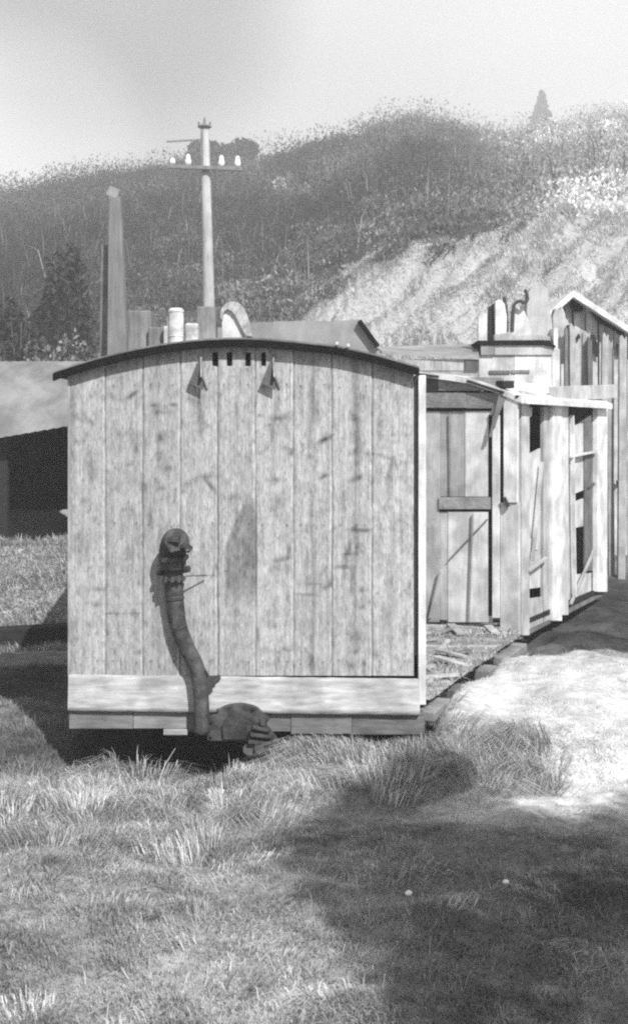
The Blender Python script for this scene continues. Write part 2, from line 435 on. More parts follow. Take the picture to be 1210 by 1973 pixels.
def slope_grass():
    n = 150000
    y = 17.5 + 24 * rng.random(n) ** .8
    x = y * (-.12 + .55 * rng.random(n))
    px, py = uv_px(x, y, terrain(x, y))
    keep = (x > -1.5); x, y = x[keep], y[keep]; n = len(x)
    tuft = fbm(x * 1.1 + 50, y * .7, 4)
    h = .05 + .20 * sstep(.4, .75, tuft) * (.4 + rng.random(n))
    lx = -.45 + rng.normal(size=n) * .3; ly = -.5 + rng.normal(size=n) * .25
    tone = (.35 + .34 * rng.random(n)) * (.45 + 1.1 * fbm(x * 2.6 - y * 1.4, y * .2 + 7, 4))
    o = blades('slope_grass', x, y, h, .018 + .02 * rng.random(n), lx, ly, tone, M['grass'])
    tag(o, kind='stuff'); o['label'] = 'long bleached grass hanging down the slope behind the huts'; o['category'] = 'grass'
slope_grass()

# scrub over the hill, too dense and far to count
def hill_scrub():
    C, S, T = [], [], []
    n = 5200
    y = 37 + 80 * rng.random(n) ** .75
    x = y * (-.40 + .80 * rng.random(n))
    # the more distant right-hand shoulder
    n2 = 1500
    y2 = 115 + 230 * rng.random(n2) ** .9; x2 = y2 * (.02 + .42 * rng.random(n2))
    y = np.concatenate([y, y2]); x = np.concatenate([x, x2])
    px = np.clip(CX + FPX * x / y, -400, 1700)
    dr = lerp_tab(px, DR); ok = (y < dr + 3)
    thin = np.clip((fbm(x * .16 + 20, y * .09, 4) - .5) * 1.9 + .5, 0, 1)
    pale = sstep(800, 1150, px); mid = sstep(150, 750, px)  # right-hand scrub is dry and pale, paled further as painted haze
    ok &= ~((pale > .3) & (rng.random(len(x)) < .35 * pale))
    gl = (y < 38.5) & (px > 600); ok &= ~gl
    x, y, px, pale, thin, mid = x[ok], y[ok], px[ok], pale[ok], thin[ok], mid[ok]
    z = terrain(x, y)
    for i in range(len(x)):
        far = y[i] / 75.0
        r = (.45 + .75 * rng.random() + 1.1 * (rng.random() < .08)) * max(.8, far ** .7); hh = r * (.9 + .8 * rng.random())
        m = int(150 if y[i] < 80 else 230)
        d = rng.normal(size=(m, 3)); d /= np.linalg.norm(d, axis=1)[:, None]; d *= (rng.random(m) ** .45)[:, None]
        c = np.stack([x[i] + d[:, 0] * r, y[i] + d[:, 1] * r, z[i] + hh * .40 + d[:, 2] * hh * (.42 + .12 * rng.random())], -1)
        C.append(c); S.append((.055 + .08 * rng.random(m)) * np.clip(far ** .8, .8, .95))
        tt = (.018 + .085 * rng.random() * max(0, thin[i] - .22) * 1.8) * (1 + 1.5 * mid[i]) * (1 + 2.0 * pale[i]) + .17 * pale[i]
        T.append(tt * (.8 + .4 * rng.random(m)))
    C = np.concatenate(C); S = np.concatenate(S); T = np.concatenate(T)
    o = card_mesh('hillside_scrub', C, S, np.full(len(S), 2.4), T, M['leaf'], vertical=.3)
    tag(o, kind='stuff'); o['label'] = 'dense leafless scrub covering the hill behind the van'; o['category'] = 'scrub'
    # slim bare stems standing out of it
    n = 4200
    y = 38 + 70 * rng.random(n) ** .8; x = y * (-.38 + .76 * rng.random(n))
    px = np.clip(CX + FPX * x / y, -400, 1700); k = ~((px > 600) & (y < 43)); x, y = x[k], y[k]; n = len(x)
    o = blades('bare_stems', x, y, 1.0 + 1.7 * rng.random(n), .03 + .03 * rng.random(n), rng.normal(size=n) * .3, rng.normal(size=n) * .3, .05 + .22 * rng.random(n) ** 3, M['leaf'])
    tag(o, kind='stuff'); o['label'] = 'thin bare stems rising from the hillside scrub'; o['category'] = 'scrub'
hill_scrub()

def bush(name, px, py_top, py_bot, Y, rpx, tone, label, cat='bush', n=1500, stems=7, mat_='leaf', group=None):
    top = P(px, py_top, Y); bot = P(px, py_bot, Y); r = rpx * Y / FPX
    zb = float(terrain(bot.x, Y)); bot.z = min(bot.z, zb + .1); zb = min(zb, bot.z)
    e = empty(name, (bot.x, Y, zb), label, cat, group)
    hh = top.z - bot.z
    # lumpy crown: several sub-clumps
    cs, ss = [], []
    for k in range(9):
        a = rng.random() * 6.283; q = rng.random() ** .5 * .65
        cc = np.array([bot.x + math.cos(a) * q * r, Y + math.sin(a) * q * r, bot.z + hh * (.25 + .55 * rng.random())])
        m = n // 9; d = rng.normal(size=(m, 3)); d /= np.linalg.norm(d, axis=1)[:, None]; d *= (rng.random(m) ** .5)[:, None]
        cs.append(cc + d * np.array([r * .45, r * .45, hh * .28])); ss.append(np.full(m, 1.0))
    cs = np.concatenate(cs); s = (.05 + .06 * rng.random(len(cs))) * Y / 38 * 1.6
    card_mesh('foliage', cs, s, np.full(len(s), 1.9), tone * (.55 + .9 * rng.random(len(s))), M[mat_], e, .3)
    mb = MB()
    for k in range(stems):
        a = rng.random() * 6.283; q = rng.random() * .6
        t = Vector((bot.x + math.cos(a) * q * r, Y + math.sin(a) * q * r, bot.z + hh * (.5 + .4 * rng.random())))
        b = Vector((bot.x + math.cos(a) * q * r * .15, Y + math.sin(a) * q * r * .15, zb - .1))
        mb.tube([b, (b + t) / 2 + Vector((rng.normal() * .05, 0, 0)), t], [.03 * Y / 38, .022 * Y / 38, .008 * Y / 38], 5)
    mb.build('stem', M['bark'], e)
    return e

bush('thorn_bush', 130, 490, 640, 30, 60, .045, 'dark dense thorn bush behind the eaves at the left of the van', n=2600)
bush('thorn_bush', 45, 585, 700, 27, 70, .03, 'near black low bush above the open shed roof', n=2600)
bush('bramble_bush', 110, 640, 710, 20, 75, .17, 'pale grey bramble bush between the shed roof and the van roof', n=2200)
bush('ridge_thicket', 430, 268, 318, 108, 72, .045, 'dark thicket standing on the ridge behind the telegraph pole', n=3200)
bush('gorse_bush', 800, 462, 500, 46, 34, .05, 'dark round gorse bush at the top edge of the grass slope', n=1300)
bush('gorse_bush', 665, 478, 520, 44, 30, .05, 'small dark gorse bush above the left end of the grass slope', n=1200)
bush('gorse_bush', 930, 430, 470, 50, 36, .07, 'dark gorse bush up the slope right of the round one', n=1200)
bush('gorse_bush', 1165, 385, 415, 52, 26, .06, 'small dark gorse bush high on the slope near the right edge', n=900)
bush('hawthorn_bush', 800, 290, 330, 80, 26, .42, 'pale blossoming hawthorn midway up the hill', n=900)
bush('hawthorn_bush', 537, 345, 378, 70, 14, .42, 'small pale blossoming bush right of the telegraph pole', n=500)
bush('rose_bush', 1040, 345, 380, 60, 30, .10, 'grey bush on the pale hillside under the fir', n=800)

def fir(px, py_top, py_bot, Y):
    top = P(px, py_top, Y); bot = P(px, py_bot, Y); zb = float(terrain(bot.x, Y))
    e = empty('fir_tree', (bot.x, Y, min(zb, bot.z)), 'pointed fir tree standing alone on the faded ridge at the right', 'tree')
    MB().tube([(bot.x, Y, min(zb, bot.z) - .3), (bot.x, Y, top.z)], [.35, .04], 7).build('trunk', M['bark'], e)
    hh = top.z - bot.z; C, S = [], []; bot.z = max(bot.z, zb)
    for k in range(22):
        u = (k + .5) / 22; z = bot.z + hh * (.08 + .92 * u); r = hh * .36 * (1 - u) ** .85 + .12
        for b in range(9):
            a = rng.random() * 6.283; rr = r * (.6 + .6 * rng.random()); m = 26; t = rng.random(m)
            C.append(np.stack([bot.x + np.cos(a) * rr * t, Y + np.sin(a) * rr * t, z - rr * .30 * t + rng.normal(size=m) * .1], -1))
    C = np.concatenate(C)
    card_mesh('crown', C, .35 + .25 * rng.random(len(C)), np.full(len(C), 2.0), .05 + .05 * rng.random(len(C)), M['leaf'], e)
fir(1043, 182, 300, 225)

# ------------------------------------------------------------------ the wooden van
VY = 7.8
XL, XR = P(132, 0, VY).x, P(820, 0, VY).x
ARC = [(106, 719), (112, 716), (150, 704), (205, 688), (250, 677), (300, 667), (350, 660), (400, 655), (450, 653), (500, 654), (560, 659), (640, 667), (700, 679), (760, 695), (806, 709)]
def smooth_arc(tab, n=60):
    x = np.linspace(tab[0][0], tab[-1][0], n); y = np.interp(x, *zip(*tab))
    k = np.array([1, 2, 3, 2, 1]) / 9.; yp = np.pad(y, 2, mode='edge'); ys_ = np.convolve(yp, k, 'valid'); ys_[0] = y[0]; ys_[-1] = y[-1]
    return x, ys_
ax_, ay_ = smooth_arc(ARC)
def zroof(px, dy=0): return EYE - (np.interp(px, ax_, ay_) + dy - HY) * VY / FPX

van = empty('railway_van', ((XL + XR) / 2, VY + 2.3, -.1), 'grounded wooden railway van with upright weathered boards and low curved roof', 'railway van')
VL = 4.8
BOT = EYE - (1302 - HY) * VY / FPX       # lower edge of the upright boards
seams = [132, 204, 276, 348, 420, 493, 566, 640, 717, 797]
def end_boards():
    nx, nz_ = 430, 400
    px = np.linspace(134, 797, nx); v = np.linspace(0, 1, nz_)
    PX, V = np.meshgrid(px, v)
    top = zroof(px, 14); Z = BOT + (top[None, :] - BOT) * V
    PY = HY + (EYE - Z) * FPX / VY
    X = (PX - CX) * VY / FPX
    depth = np.zeros_like(PX); tone = np.ones_like(PX)
    bi = np.clip(np.searchsorted(seams, PX, 'right') - 1, 0, len(seams) - 2)
    bt = np.array([.335, .30, .29, .325, .315, .345, .32, .33, .36])[bi]
    # each board: own grain, warp and slight setback
    off = np.array([0, .003, .001, .004, 0, .002, .004, .001, .003])[bi]
    depth += off
    grain = fbm(PX * .33 + bi * 31.7, PY * .010 + bi * 7.1, 5)
    fine = fbm(PX * 1.3 + bi * 11, PY * .05, 3)
    mott = fbm(PX * .09 + 40, PY * .05 + 9, 4)
    tone = bt * 1.0 * (1 + .55 * (grain - .5) + .40 * (fine - .5) + .55 * (mott - .5)) * (1 - .26 * sstep(.60, .80, fbm(PX * .11 + bi * 9, PY * .055 + 60, 4)) - .22 * sstep(.62, .78, fbm(PX * .3 + 5, PY * .16 + 20, 3)))
    for s in seams[1:-1]:
        wob = (vnoise(PY * .02 + s, PY * 0 + s) - .5) * 1.6
        d = np.abs(PX - s - wob); k = np.clip(1 - d / 1.7, 0, 1); depth += .014 * k; tone *= (1 - .45 * k)
        k2 = np.clip(1 - np.abs(PX - s + 4 - wob) / 2.0, 0, 1); tone *= (1 + .34 * k2); depth -= .003 * k2  # raised joint edge, lightened as a painted highlight
    for s, st in ((602, .35), (684, .30), (160, .12), (247, .1), (305, .12), (455, .1), (528, .12), (755, .15)):
        wob = (vnoise(PY * .012 + s, PY * 0 + s) - .5) * 6
        k = np.exp(-((PX - s - wob) / 4) ** 2) * (.3 + vnoise(PY * .015, PX * 0 + s)); tone *= (1 - st * k)
    def spot(x, y, rx, ry, a, ang=0):
        nonlocal tone
        c, s = math.cos(R(ang)), math.sin(R(ang)); dx = PX - x; dy = PY - y
        u = (dx * c + dy * s) / rx; w = (-dx * s + dy * c) / ry
        q = np.exp(-(u * u + w * w)) * (.65 + .7 * fbm(PX * .25, PY * .25, 2)); q = q * (bi == min(max(int(np.searchsorted(seams, x, 'right')) - 1, 0), 8)); tone *= (1 - np.clip(1.15 * a * q, 0, .92))
    for a in [(254, 762, 16, 4.5, .6, -35), (214, 760, 12, 4, .3, 60), (297, 781, 6, 4, .55), (303, 794, 5, 5, .5), (333, 780, 7, 4, .5), (309, 843, 8, 10, .5), (262, 865, 6, 16, .4),
              (248, 896, 6, 4, .35), (322, 902, 12, 7, .4), (351, 811, 4, 6, .45), (320, 794, 22, 6, .25), (306, 870, 5, 26, .3), (150, 805, 18, 5, .4, 30), (175, 812, 16, 4, .35, 40),
              (173, 868, 5, 18, .3), (178, 915, 6, 20, .28), (165, 965, 10, 8, .25), (282, 940, 8, 10, .35), (310, 940, 8, 5, .3), (290, 1000, 5, 26, .4), (275, 960, 4, 30, .25),
              (385, 800, 12, 34, .38), (376, 770, 22, 12, .25), (405, 935, 20, 4, .5, 50), (365, 930, 16, 5, .3, -35), (398, 918, 14, 4, .3), (445, 960, 14, 8, .2),
              (537, 806, 17, 5, .5, -8), (545, 820, 24, 20, .22), (556, 865, 14, 4, .35, 20), (560, 873, 3, 6, .4), (530, 925, 18, 6, .35), (535, 965, 14, 10, .28),
              (626, 847, 17, 5, .7, -28), (640, 838, 5, 3, .5), (610, 795, 7, 26, .35), (600, 760, 6, 50, .25), (623, 918, 12, 4, .55, -25), (597, 880, 9, 6, .3), (617, 985, 12, 10, .25),
              (684, 808, 7, 5, .5), (690, 921, 10, 5, .6, -25), (680, 926, 6, 5, .4), (686, 760, 8, 90, .30), (684, 870, 10, 6, .3), (690, 860, 8, 100, .22),
              (740, 880, 22, 4, .35, 15), (752, 905, 5, 22, .35, 12), (762, 895, 4, 12, .35, -20), (750, 950, 6, 30, .25), (735, 800, 14, 50, .16), (745, 715, 26, 18, .28), (780, 720, 16, 16, .2),
              (672, 1060, 5, 26, .5, 14), (688, 1050, 4, 34, .5), (702, 1022, 18, 4, .5), (682, 1020, 14, 5, .45), (675, 1067, 14, 4, .45), (660, 1092, 16, 5, .45), (680, 1105, 6, 14, .4),
              (698, 1137, 8, 6, .5), (676, 1138, 4, 10, .3), (698, 1170, 7, 4, .4), (690, 1225, 16, 14, .38), (684, 1256, 7, 5, .45), (675, 1283, 10, 8, .4), (701, 1280, 5, 10, .45), (650, 1200, 8, 60, .1),
              (542, 1078, 18, 5, .45, -15), (558, 1062, 4, 14, .4), (590, 1146, 26, 3, .35, 4), (628, 1132, 22, 5, .4, -25), (636, 1122, 8, 8, .3), (555, 1252, 12, 5, .35), (536, 1270, 5, 16, .35), (520, 1280, 10, 6, .3),
              (598, 1280, 8, 16, .3), (497, 1222, 4, 14, .4), (506, 1040, 6, 24, .25), (786, 1140, 7, 14, .3), (724, 1262, 10, 10, .3), (750, 1180, 8, 60, .15),
              (190, 1135, 18, 6, .35), (190, 1165, 10, 5, .35), (205, 1182, 30, 2.2, .4), (262, 1182, 14, 2.2, .3), (244, 1078, 6, 4, .3), (165, 1045, 26, 22, .25), (262, 1040, 8, 10, .25), (270, 1256, 6, 5, .35), (175, 1200, 18, 12, .15),
              (140, 1230, 5, 60, .3), (138, 900, 5, 160, .25), (140, 780, 7, 40, .3), (400, 1109, 22, 2, .3), (500, 800, 3, 3, .5)]:
        spot(*a)
    for (sa, sb) in zip(seams[:-1], seams[1:]):       # nails, two to a board at each bearer
        for yy_ in (742, 1010, 1275):
            for xx_ in (sa + 14, sb - 14):
                jx, jy = rng.normal(size=2) * 2; q = np.exp(-(((PX - xx_ - jx) / 2.0) ** 2 + ((PY - yy_ - jy) / 2.0) ** 2)); tone *= 1 - .6 * q
                q = np.exp(-((PX - xx_ - jx) / 2.2) ** 2) * sstep(-2, 2, PY - yy_ - jy) * np.exp(-np.maximum(PY - yy_ - jy, 0) / 22); tone *= 1 - .25 * q
    # tall flame-shaped damp stain between the middle boards
    e = np.clip((PY - 950) / 190, 0, 1.4); wdt = 6 + 42 * np.clip(e, 0, .55) / .55
    ins = (1 - sstep(.0, 5, 486 - wdt * 1.05 - PX)) * (1 - sstep(494, 497, PX)) * sstep(945, 990, PY) * (1 - sstep(1120, 1180, PY))
    tone *= 1 - .42 * ins * (.6 + .8 * fbm(PX * .1, PY * .06, 3))
    # darker streaks just below the roof boards
    tone *= 1 - .25 * np.exp(-V * 0) * sstep(30, 0, PY - np.interp(PX, ax_, ay_) - 14) * fbm(PX * .2, PY * .02, 2) * 1.2
    # vent slots: shallow recesses with the dark of a hole painted in
    for sx in (414, 442, 478, 508):
        k = (np.abs(PX - sx) < 4.6) & (np.abs(PY - 692) < 13); depth = np.where(k, .05, depth); tone = np.where(k, .05, tone)
    Y = VY + depth + .003 * (vnoise(PX * .02, PY * .004) - .5)
    return grid_mesh('end_wall', np.stack([X, Y, Z], -1), M['boards'], np.clip(tone * 1.0, .02, .8), van, smooth=False)
endw = end_boards()
for sx in (414, 442, 478, 508):
    a = P(sx - 4.4, 679.5, VY); b = P(sx + 4.4, 704.5, VY)
    MB().box(((a.x + b.x) / 2, VY + .03, (a.z + b.z) / 2), (b.x - a.x, .04, a.z - b.z)).build('vent_slot_shade', M['dark'], endw, label='narrow black plug standing in for the unlit vent slot under the roof')  # black plug standing in for the unlit slot

# side walls, back wall, floor
sz = zroof(806, 14)
m = MB()
for k in range(18):
    y0 = VY + .03 + k * VL / 18
    m.box((XR - .02, y0 + VL / 36, (BOT - .2 + sz) / 2), (.035 + .004 * (k % 3), VL / 18 - .006, sz - BOT + .2), tone=.8 + .4 * random.random())
m.build('side_wall', M['timber'], van)
m = MB(); sl = zroof(140, 14)
for k in range(18):
    y0 = VY + .03 + k * VL / 18
    m.box((XL + .02, y0 + VL / 36, (BOT - .2 + sl) / 2), (.035 + .004 * (k % 3), VL / 18 - .006, sl - BOT + .2), tone=.8 + .4 * random.random())
m.build('side_wall', M['timber'], van)
pts = [Vector(((p - CX) * VY / FPX, VY + VL, float(zroof(p, 16)))) for p in np.linspace(136, 815, 30)]
MB().prism([Vector((pts[-1].x, VY + VL, BOT - .2)), Vector((pts[0].x, VY + VL, BOT - .2))] + pts, (0, .04, 0)).build('back_wall', M['timber'], van)
MB().box(((XL + XR) / 2, VY + VL / 2 + .04, BOT - .17), (XR - XL - .08, VL - .1, .06)).build('floor', M['tar'], van)

# corner strips: a dark recess then the pale corner post
m = MB(); a = P(799, 0, VY).x; b = P(805, 0, VY).x
m.box(((a + b) / 2, VY + .03, (BOT + .13 + sz) / 2), (b - a, .03, sz - BOT - .13))
m.build('corner_recess', M['darkiron'], van)
m = MB(); a = P(805.5, 0, VY).x; b = XR
m.box(((a + b) / 2, VY + .015, (BOT - .19 + sz) / 2 ), (b - a, .06, sz - BOT + .19))
m.build('corner_post', M['paint'], van, .004)
m = MB(); m.box((XL + .005, VY + .02, (BOT - .0 + sl) / 2), (.014, .05, sl - BOT)); m.build('corner_post', M['timber'], van, .003)

# roof: thin curved sheet of canvas-covered boards with black edge
def roof_arc(dy, y0, y1, name, mt, th, lab=None):
    px = np.linspace(107, 806, 60); up = []; lo = []
    m = MB(); zz = zroof(px, dy)
    for p, z in zip(px, zz): up.append(Vector(((p - CX) * VY / FPX, y0, z)))
    lo = [v - Vector((0, 0, th)) for v in reversed(up)]
    m.prism(up + lo, (0, y1 - y0, 0))
    return m.build(name, mt, van, label=lab)
roof_arc(-2, VY - .05, VY + VL + .06, 'roof', M['canvas'], .035)
roof_arc(2, VY - .075, VY - .03, 'roof_edge', M['roofedge'], .048, 'thin black lath along the roof edge, deepened to imitate the overhang shadow')  # black lath made deep enough to imitate the shadow line below it
for (x, y) in ((650, 662), (671, 666)):
    p = P(x, y - 1, VY - .085); MB().tube([p, p + Vector((0, .05, 0))], .011, 8).build('roof_bolt', M['enamel'], van)

# bottom rail, flared outwards so that it catches the sun
def flared_rail():
    px = np.linspace(133, 808, 160); rows = []
    ztop = EYE - (1299 - HY) * VY / FPX; zbot = EYE - (1367 - HY) * VY / FPX
    prof = [(0, .0), (.03, -.010), (.12, -.012), (.35, -.016), (.65, -.022), (.88, -.030), (1.0, -.034), (1.0, .0)]
    for t, d in prof:
        n_ = np.interp(px, [133, 808], [0, 1])
        y = VY + d + .004 * (vnoise(px * .02, px * 0 + t * 3) - .5)
        z = ztop + (zbot - ztop) * t - n_ * .028 - .003 * vnoise(px * .05, px * 0 + t * 5)
        rows.append(np.stack([(px - CX) * VY / FPX, y, z], -1))
    G = np.stack(rows[::-1]); T = np.ones(G.shape[:2]) * 1.25
    T *= .80 + .4 * fbm(np.tile(px * .03, (len(prof), 1)), np.arange(len(prof))[:, None] * .9 + 0 * px, 4)
    return grid_mesh('bottom_rail', G, M['rail'], T, van, smooth=False)
flared_rail()
# headstock in three lengths
def pb(m, x0, y0, x1, y1, yf, d, tone=1.0):
    """box seen between two photograph pixels, front face at distance yf"""
    a = P(x0, y0, VY); b = P(x1, y1, VY)
    m.box(((a.x + b.x) / 2, yf + d / 2, (a.z + b.z) / 2), (abs(b.x - a.x), d, abs(a.z - b.z)), None, tone)
m = MB(); pb(m, 134, 1369, 257, 1404, VY - .005, .11, .5); pb(m, 257.5, 1369, 362, 1404, VY + .001, .11, .75)
pb(m, 362.5, 1371, 560, 1410, VY + .004, .1, .5); pb(m, 560.5, 1375, 678, 1414, VY - .002, .11, .5); pb(m, 678.5, 1376, 818, 1416, VY + .003, .11, .42)
m.build('headstock', M['rail'], van, .004)
m = MB(); pb(m, 316, 1404.6, 362, 1415, VY - .02, .08, 1.0); m.build('packing_block', M['rail'], van, .003)
# frame underneath: sole bars, cross bearer
m = MB()
for x in (-1.35, -.45, .42): m.box((x, VY + 2.4, BOT - .34), (.09, 4.5, .22))
m.build('sole_bar', M['tar'], van)
m = MB()
for x in (-1.1, .3):
    m.tube([(x - .05, VY + .9, BOT - .52), (x + .05, VY + .9, BOT - .52)], .34, 28)
m.tube([(-1.1, VY + .9, BOT - .52), (.3, VY + .9, BOT - .52)], .05, 10)
m.build('wheelset', M['dark'], van, label='black wheels and axle sunk in the earth below the floor')

# scoops: two bent iron lamp brackets
def scoop(px, parent):
    m = MB(); p0 = P(px, 682, VY)
    prof = [(0, .004), (-.02, .022), (-.08, .040), (-.135, .085), (-.155, .10), (-.165, .085), (-.17, .004)]
    front = [Vector((p0.x + .012 * (-dz / .17), VY - d, p0.z + dz)) for dz, d in prof]
    m.prism(front, (.010, 0, 0))
    o = m.build('lamp_bracket', M['timber'], parent, label='triangular iron lamp bracket standing out from the boards')
    MB().prism([P(px - 2, 690, VY - .012), P(px - 22, 738, VY - .05), P(px + 6, 752, VY - .05), P(px + 4, 690, VY - .012)], (0, .008, 0)).build('bracket_shade', M['darkiron'], o)  # dark plate imitating the shadow cast by the bracket
    m = MB(); m.tube(catmull([P(px + 4, 684, VY - .012), P(px + 1, 700, VY - .016), P(px + 5, 722, VY - .016), P(px + 14, 748, VY - .008)], 5), .008, 8)
    m.build('bracket_strap', M['sheet'], o)
scoop(386, van); scoop(525, van)

# brake pipe: stand-off iron pipe bent twice, with a hooded hose coupling at its head
def pp(x, y, d): 
    p = P(x, y, VY - d); return p
path = catmull([pp(334, 1075, .075), pp(335, 1120, .066), pp(338, 1165, .062), pp(344, 1205, .062), pp(359, 1245, .066), pp(379, 1285, .075), pp(386, 1325, .09), pp(389, 1365, .11), pp(389, 1412, .10)])
n_ = len(path)
rad = [.066 - .016 * min(1, i / (n_ * .62)) for i in range(n_)]
bp = MB().tube(path, rad, 18).build('brake_pipe', M['iron'], van, smooth=True, label='rusty bent iron brake pipe standing up before the boards')
# hooded head
m = MB()
hp = catmull([pp(333, 1098, .10), pp(333, 1075, .10), pp(334, 1058, .12), pp(338, 1046, .17), pp(343, 1042, .22)], 6)
hr = [.078, .082, .080, .088, .084] + [.090, .084, .091] * 8; hr = hr[:len(hp) - 3] + [.086, .078, .060]; m.tube(hp, hr if True else [.078, .082, .080, .088, .084] + [.090, .084, .091] * 8 if len(hp) > 9 else .08, 18)
m.build('coupling_head', M['iron'], bp, smooth=True)
m = MB(); m.bar(pp(330, 1068, .255), pp(358, 1062, .235), .05, .022); m.build('coupling_mouth', M['dark'], bp)
m = MB(); m.tube([pp(322, 1050, .20), pp(330, 1040, .24), pp(346, 1040, .25)], .026, 8); m.build('coupling_rib', M['iron'], bp)
m = MB(); m.bar(pp(314, 1078, .12), pp(362, 1074, .12), .17, .03); m.build('head_flange', M['iron'], bp, .006)
m = MB(); m.bar(pp(352, 1048, .2), pp(366, 1060, .18), .07, .05); m.build('head_lug', M['iron'], bp, .008)
for y, r in ((1084, .086), (1112, .084)):
    m = MB(); a = pp(333.5, y, .09); m.tube([a, a - Vector((0, 0, .016))], r, 20)
    for q in range(5):
        an = -.4 - q * .55; c_ = a + Vector((math.cos(an) * (r - .004), math.sin(an) * (r - .004), .012)); m.tube([c_, c_ - Vector((0, 0, .036))], .011, 6, tone=2.0)
    m.build('pipe_collar', M['darkiron'], bp)
MB().tube([pp(352, 1098, .1), pp(365, 1096, .12)], .022, 8).build('collar_bolt', M['darkiron'], bp); MB().tube([pp(306, 1104, .08), pp(312, 1104, .1)], .02, 8).build('collar_bolt', M['darkiron'], bp)
MB().bar(pp(360, 1110, .12), pp(398, 1109, .03), .006, .006).build('wire', M['darkiron'], bp)
for y in (1140, 1150, 1206, 1262):
    a = pp(np.interp(y, [1120, 1165, 1205, 1245, 1285], [335, 338, 344, 359, 379]), y, .066); b = pp(np.interp(y + 5, [1120, 1165, 1205, 1245, 1285], [335, 338, 344, 359, 379]), y + 5, .066)
    MB().tube([a, b], .064 - .008 * (y > 1200) - .006 * (y > 1250), 18).build('pipe_band', M['darkiron'], bp)

m = MB()
a = pp(330, 1063, .27); m.tube([a, a + Vector((.045, 0, .015))], .012, 8, tone=2)
m.tube([pp(346, 1066, .25), pp(364, 1060, .22)], .012, 8); m.tube([pp(350, 1052, .24), pp(362, 1056, .2)], .014, 8)
m.build('coupling_lug', M['darkiron'], bp)
m = MB()
m.tube([pp(392, 1290, .1), pp(398, 1300, .05), pp(400, 1312, .02)], .016, 8)
m.bar(pp(386, 1328, .12), pp(410, 1316, .04), .04, .05); m.bar(pp(396, 1310, .08), pp(424, 1305, .02), .018, .03)
m.tube([pp(408, 1322, .06), pp(416, 1310, .05), pp(424, 1304, .03)], .010, 8); m.tube([pp(395, 1330, .12), pp(402, 1334, .06)], .02, 8)
m.build('pipe_clamp', M['darkiron'], bp)

# draw gear: arched iron plate, block beside it, stepped coupling casting
m = MB()
out = []
for k in range(17):
    t = k / 16; ang = math.pi * (1 - t)
    out.append(pp(461 + 46 * math.cos(ang) , 1384 - 27 * math.sin(ang) ** .8 if 0 < t < 1 else 1384, .07))
out = [pp(399, 1428, .07), pp(396, 1384, .07), pp(412, 1377, .07)] + out[1:-1] + [pp(511, 1378, .07), pp(520, 1386, .07), pp(484, 1430, .07)]
m.prism(out, (0, .075, 0))
m.prism([pp(x_, y_, .095) for x_, y_ in ((430, 1426), (428, 1398), (436, 1384), (450, 1378), (466, 1380), (476, 1390), (474, 1426))], (0, .03, 0), .7)
for x_, y_ in ((408, 1390), (408, 1418), (420, 1368), (502, 1388), (488, 1366)): m.tube([pp(x_, y_, .09), pp(x_, y_, .06)], .012, 6, tone=.6)
m.build('draw_plate', M['iron'], van, .006, label='arched rusty iron plate fixed in front of the beam')
m = MB(); m.prism([pp(384, 1378, .06), pp(404, 1378, .06), pp(408, 1406, .06), pp(384, 1402, .06)], (0, .09, 0)); m.build('iron_block', M['iron'], van, .004)
m = MB()
m.prism([pp(490, 1388, .10), pp(506, 1392, .10), pp(540, 1436, .10), pp(520, 1450, .10), pp(478, 1434, .10)], (0, .10, 0), .9)
for (x0, y0, x1, y1) in ((486, 1400, 522, 1407), (482, 1414, 528, 1420), (478, 1428, 534, 1434)):
    m.bar(pp(x0, y0, .15), pp(x1, y1, .13), .05, .022, .75)
m.tube([pp(480, 1444, .14), pp(480, 1444, .05)], .042, 9, tone=1.0)
m.prism([pp(500, 1392, .12), pp(512, 1396, .12), pp(512, 1440, .12), pp(500, 1446, .12)], (0, .1, 0), .7)
m.tube([pp(506, 1386, .14), pp(506, 1398, .14)], .02, 6, tone=.8)
m.tube([pp(500, 1442, .17), pp(500, 1442, .05)], .035, 12, tone=1.0)
m.tube([pp(495, 1396, .13), pp(498, 1400, .1)], .016, 8, tone=.3)
m.build('coupling_casting', M['iron'], van, .004)

# ------------------------------------------------------------------ things lying on or standing behind the van roof
def on_roof(px, Y):
    z = float(zroof(px, -2)); x = (px - CX) * Y / FPX
    pv = CX + x * FPX / VY
    return x, float(zroof(pv, -2))
YV = 7.92
def roofbox(name, x0, x1, ytop, Y, d, mt, label, cat, tone=1, tilt=0, bev=.008):
    xa = (x0 - CX) * Y / FPX; xb = (x1 - CX) * Y / FPX; xm = (xa + xb) / 2
    zb = min(float(zroof(CX + xx * FPX / VY, -2)) for xx in (xa, xb)) - .002; zt = EYE - (ytop - HY) * Y / FPX
    e = MB(); e.box((0, 0, (zt - zb) / 2), (xb - xa, d, zt - zb), Matrix.Rotation(R(tilt), 3, 'Y'), tone)
    o = e.build(name, mt, None, bev); o.location = (xm, Y + d / 2, zb); tag(o, label, cat); return o
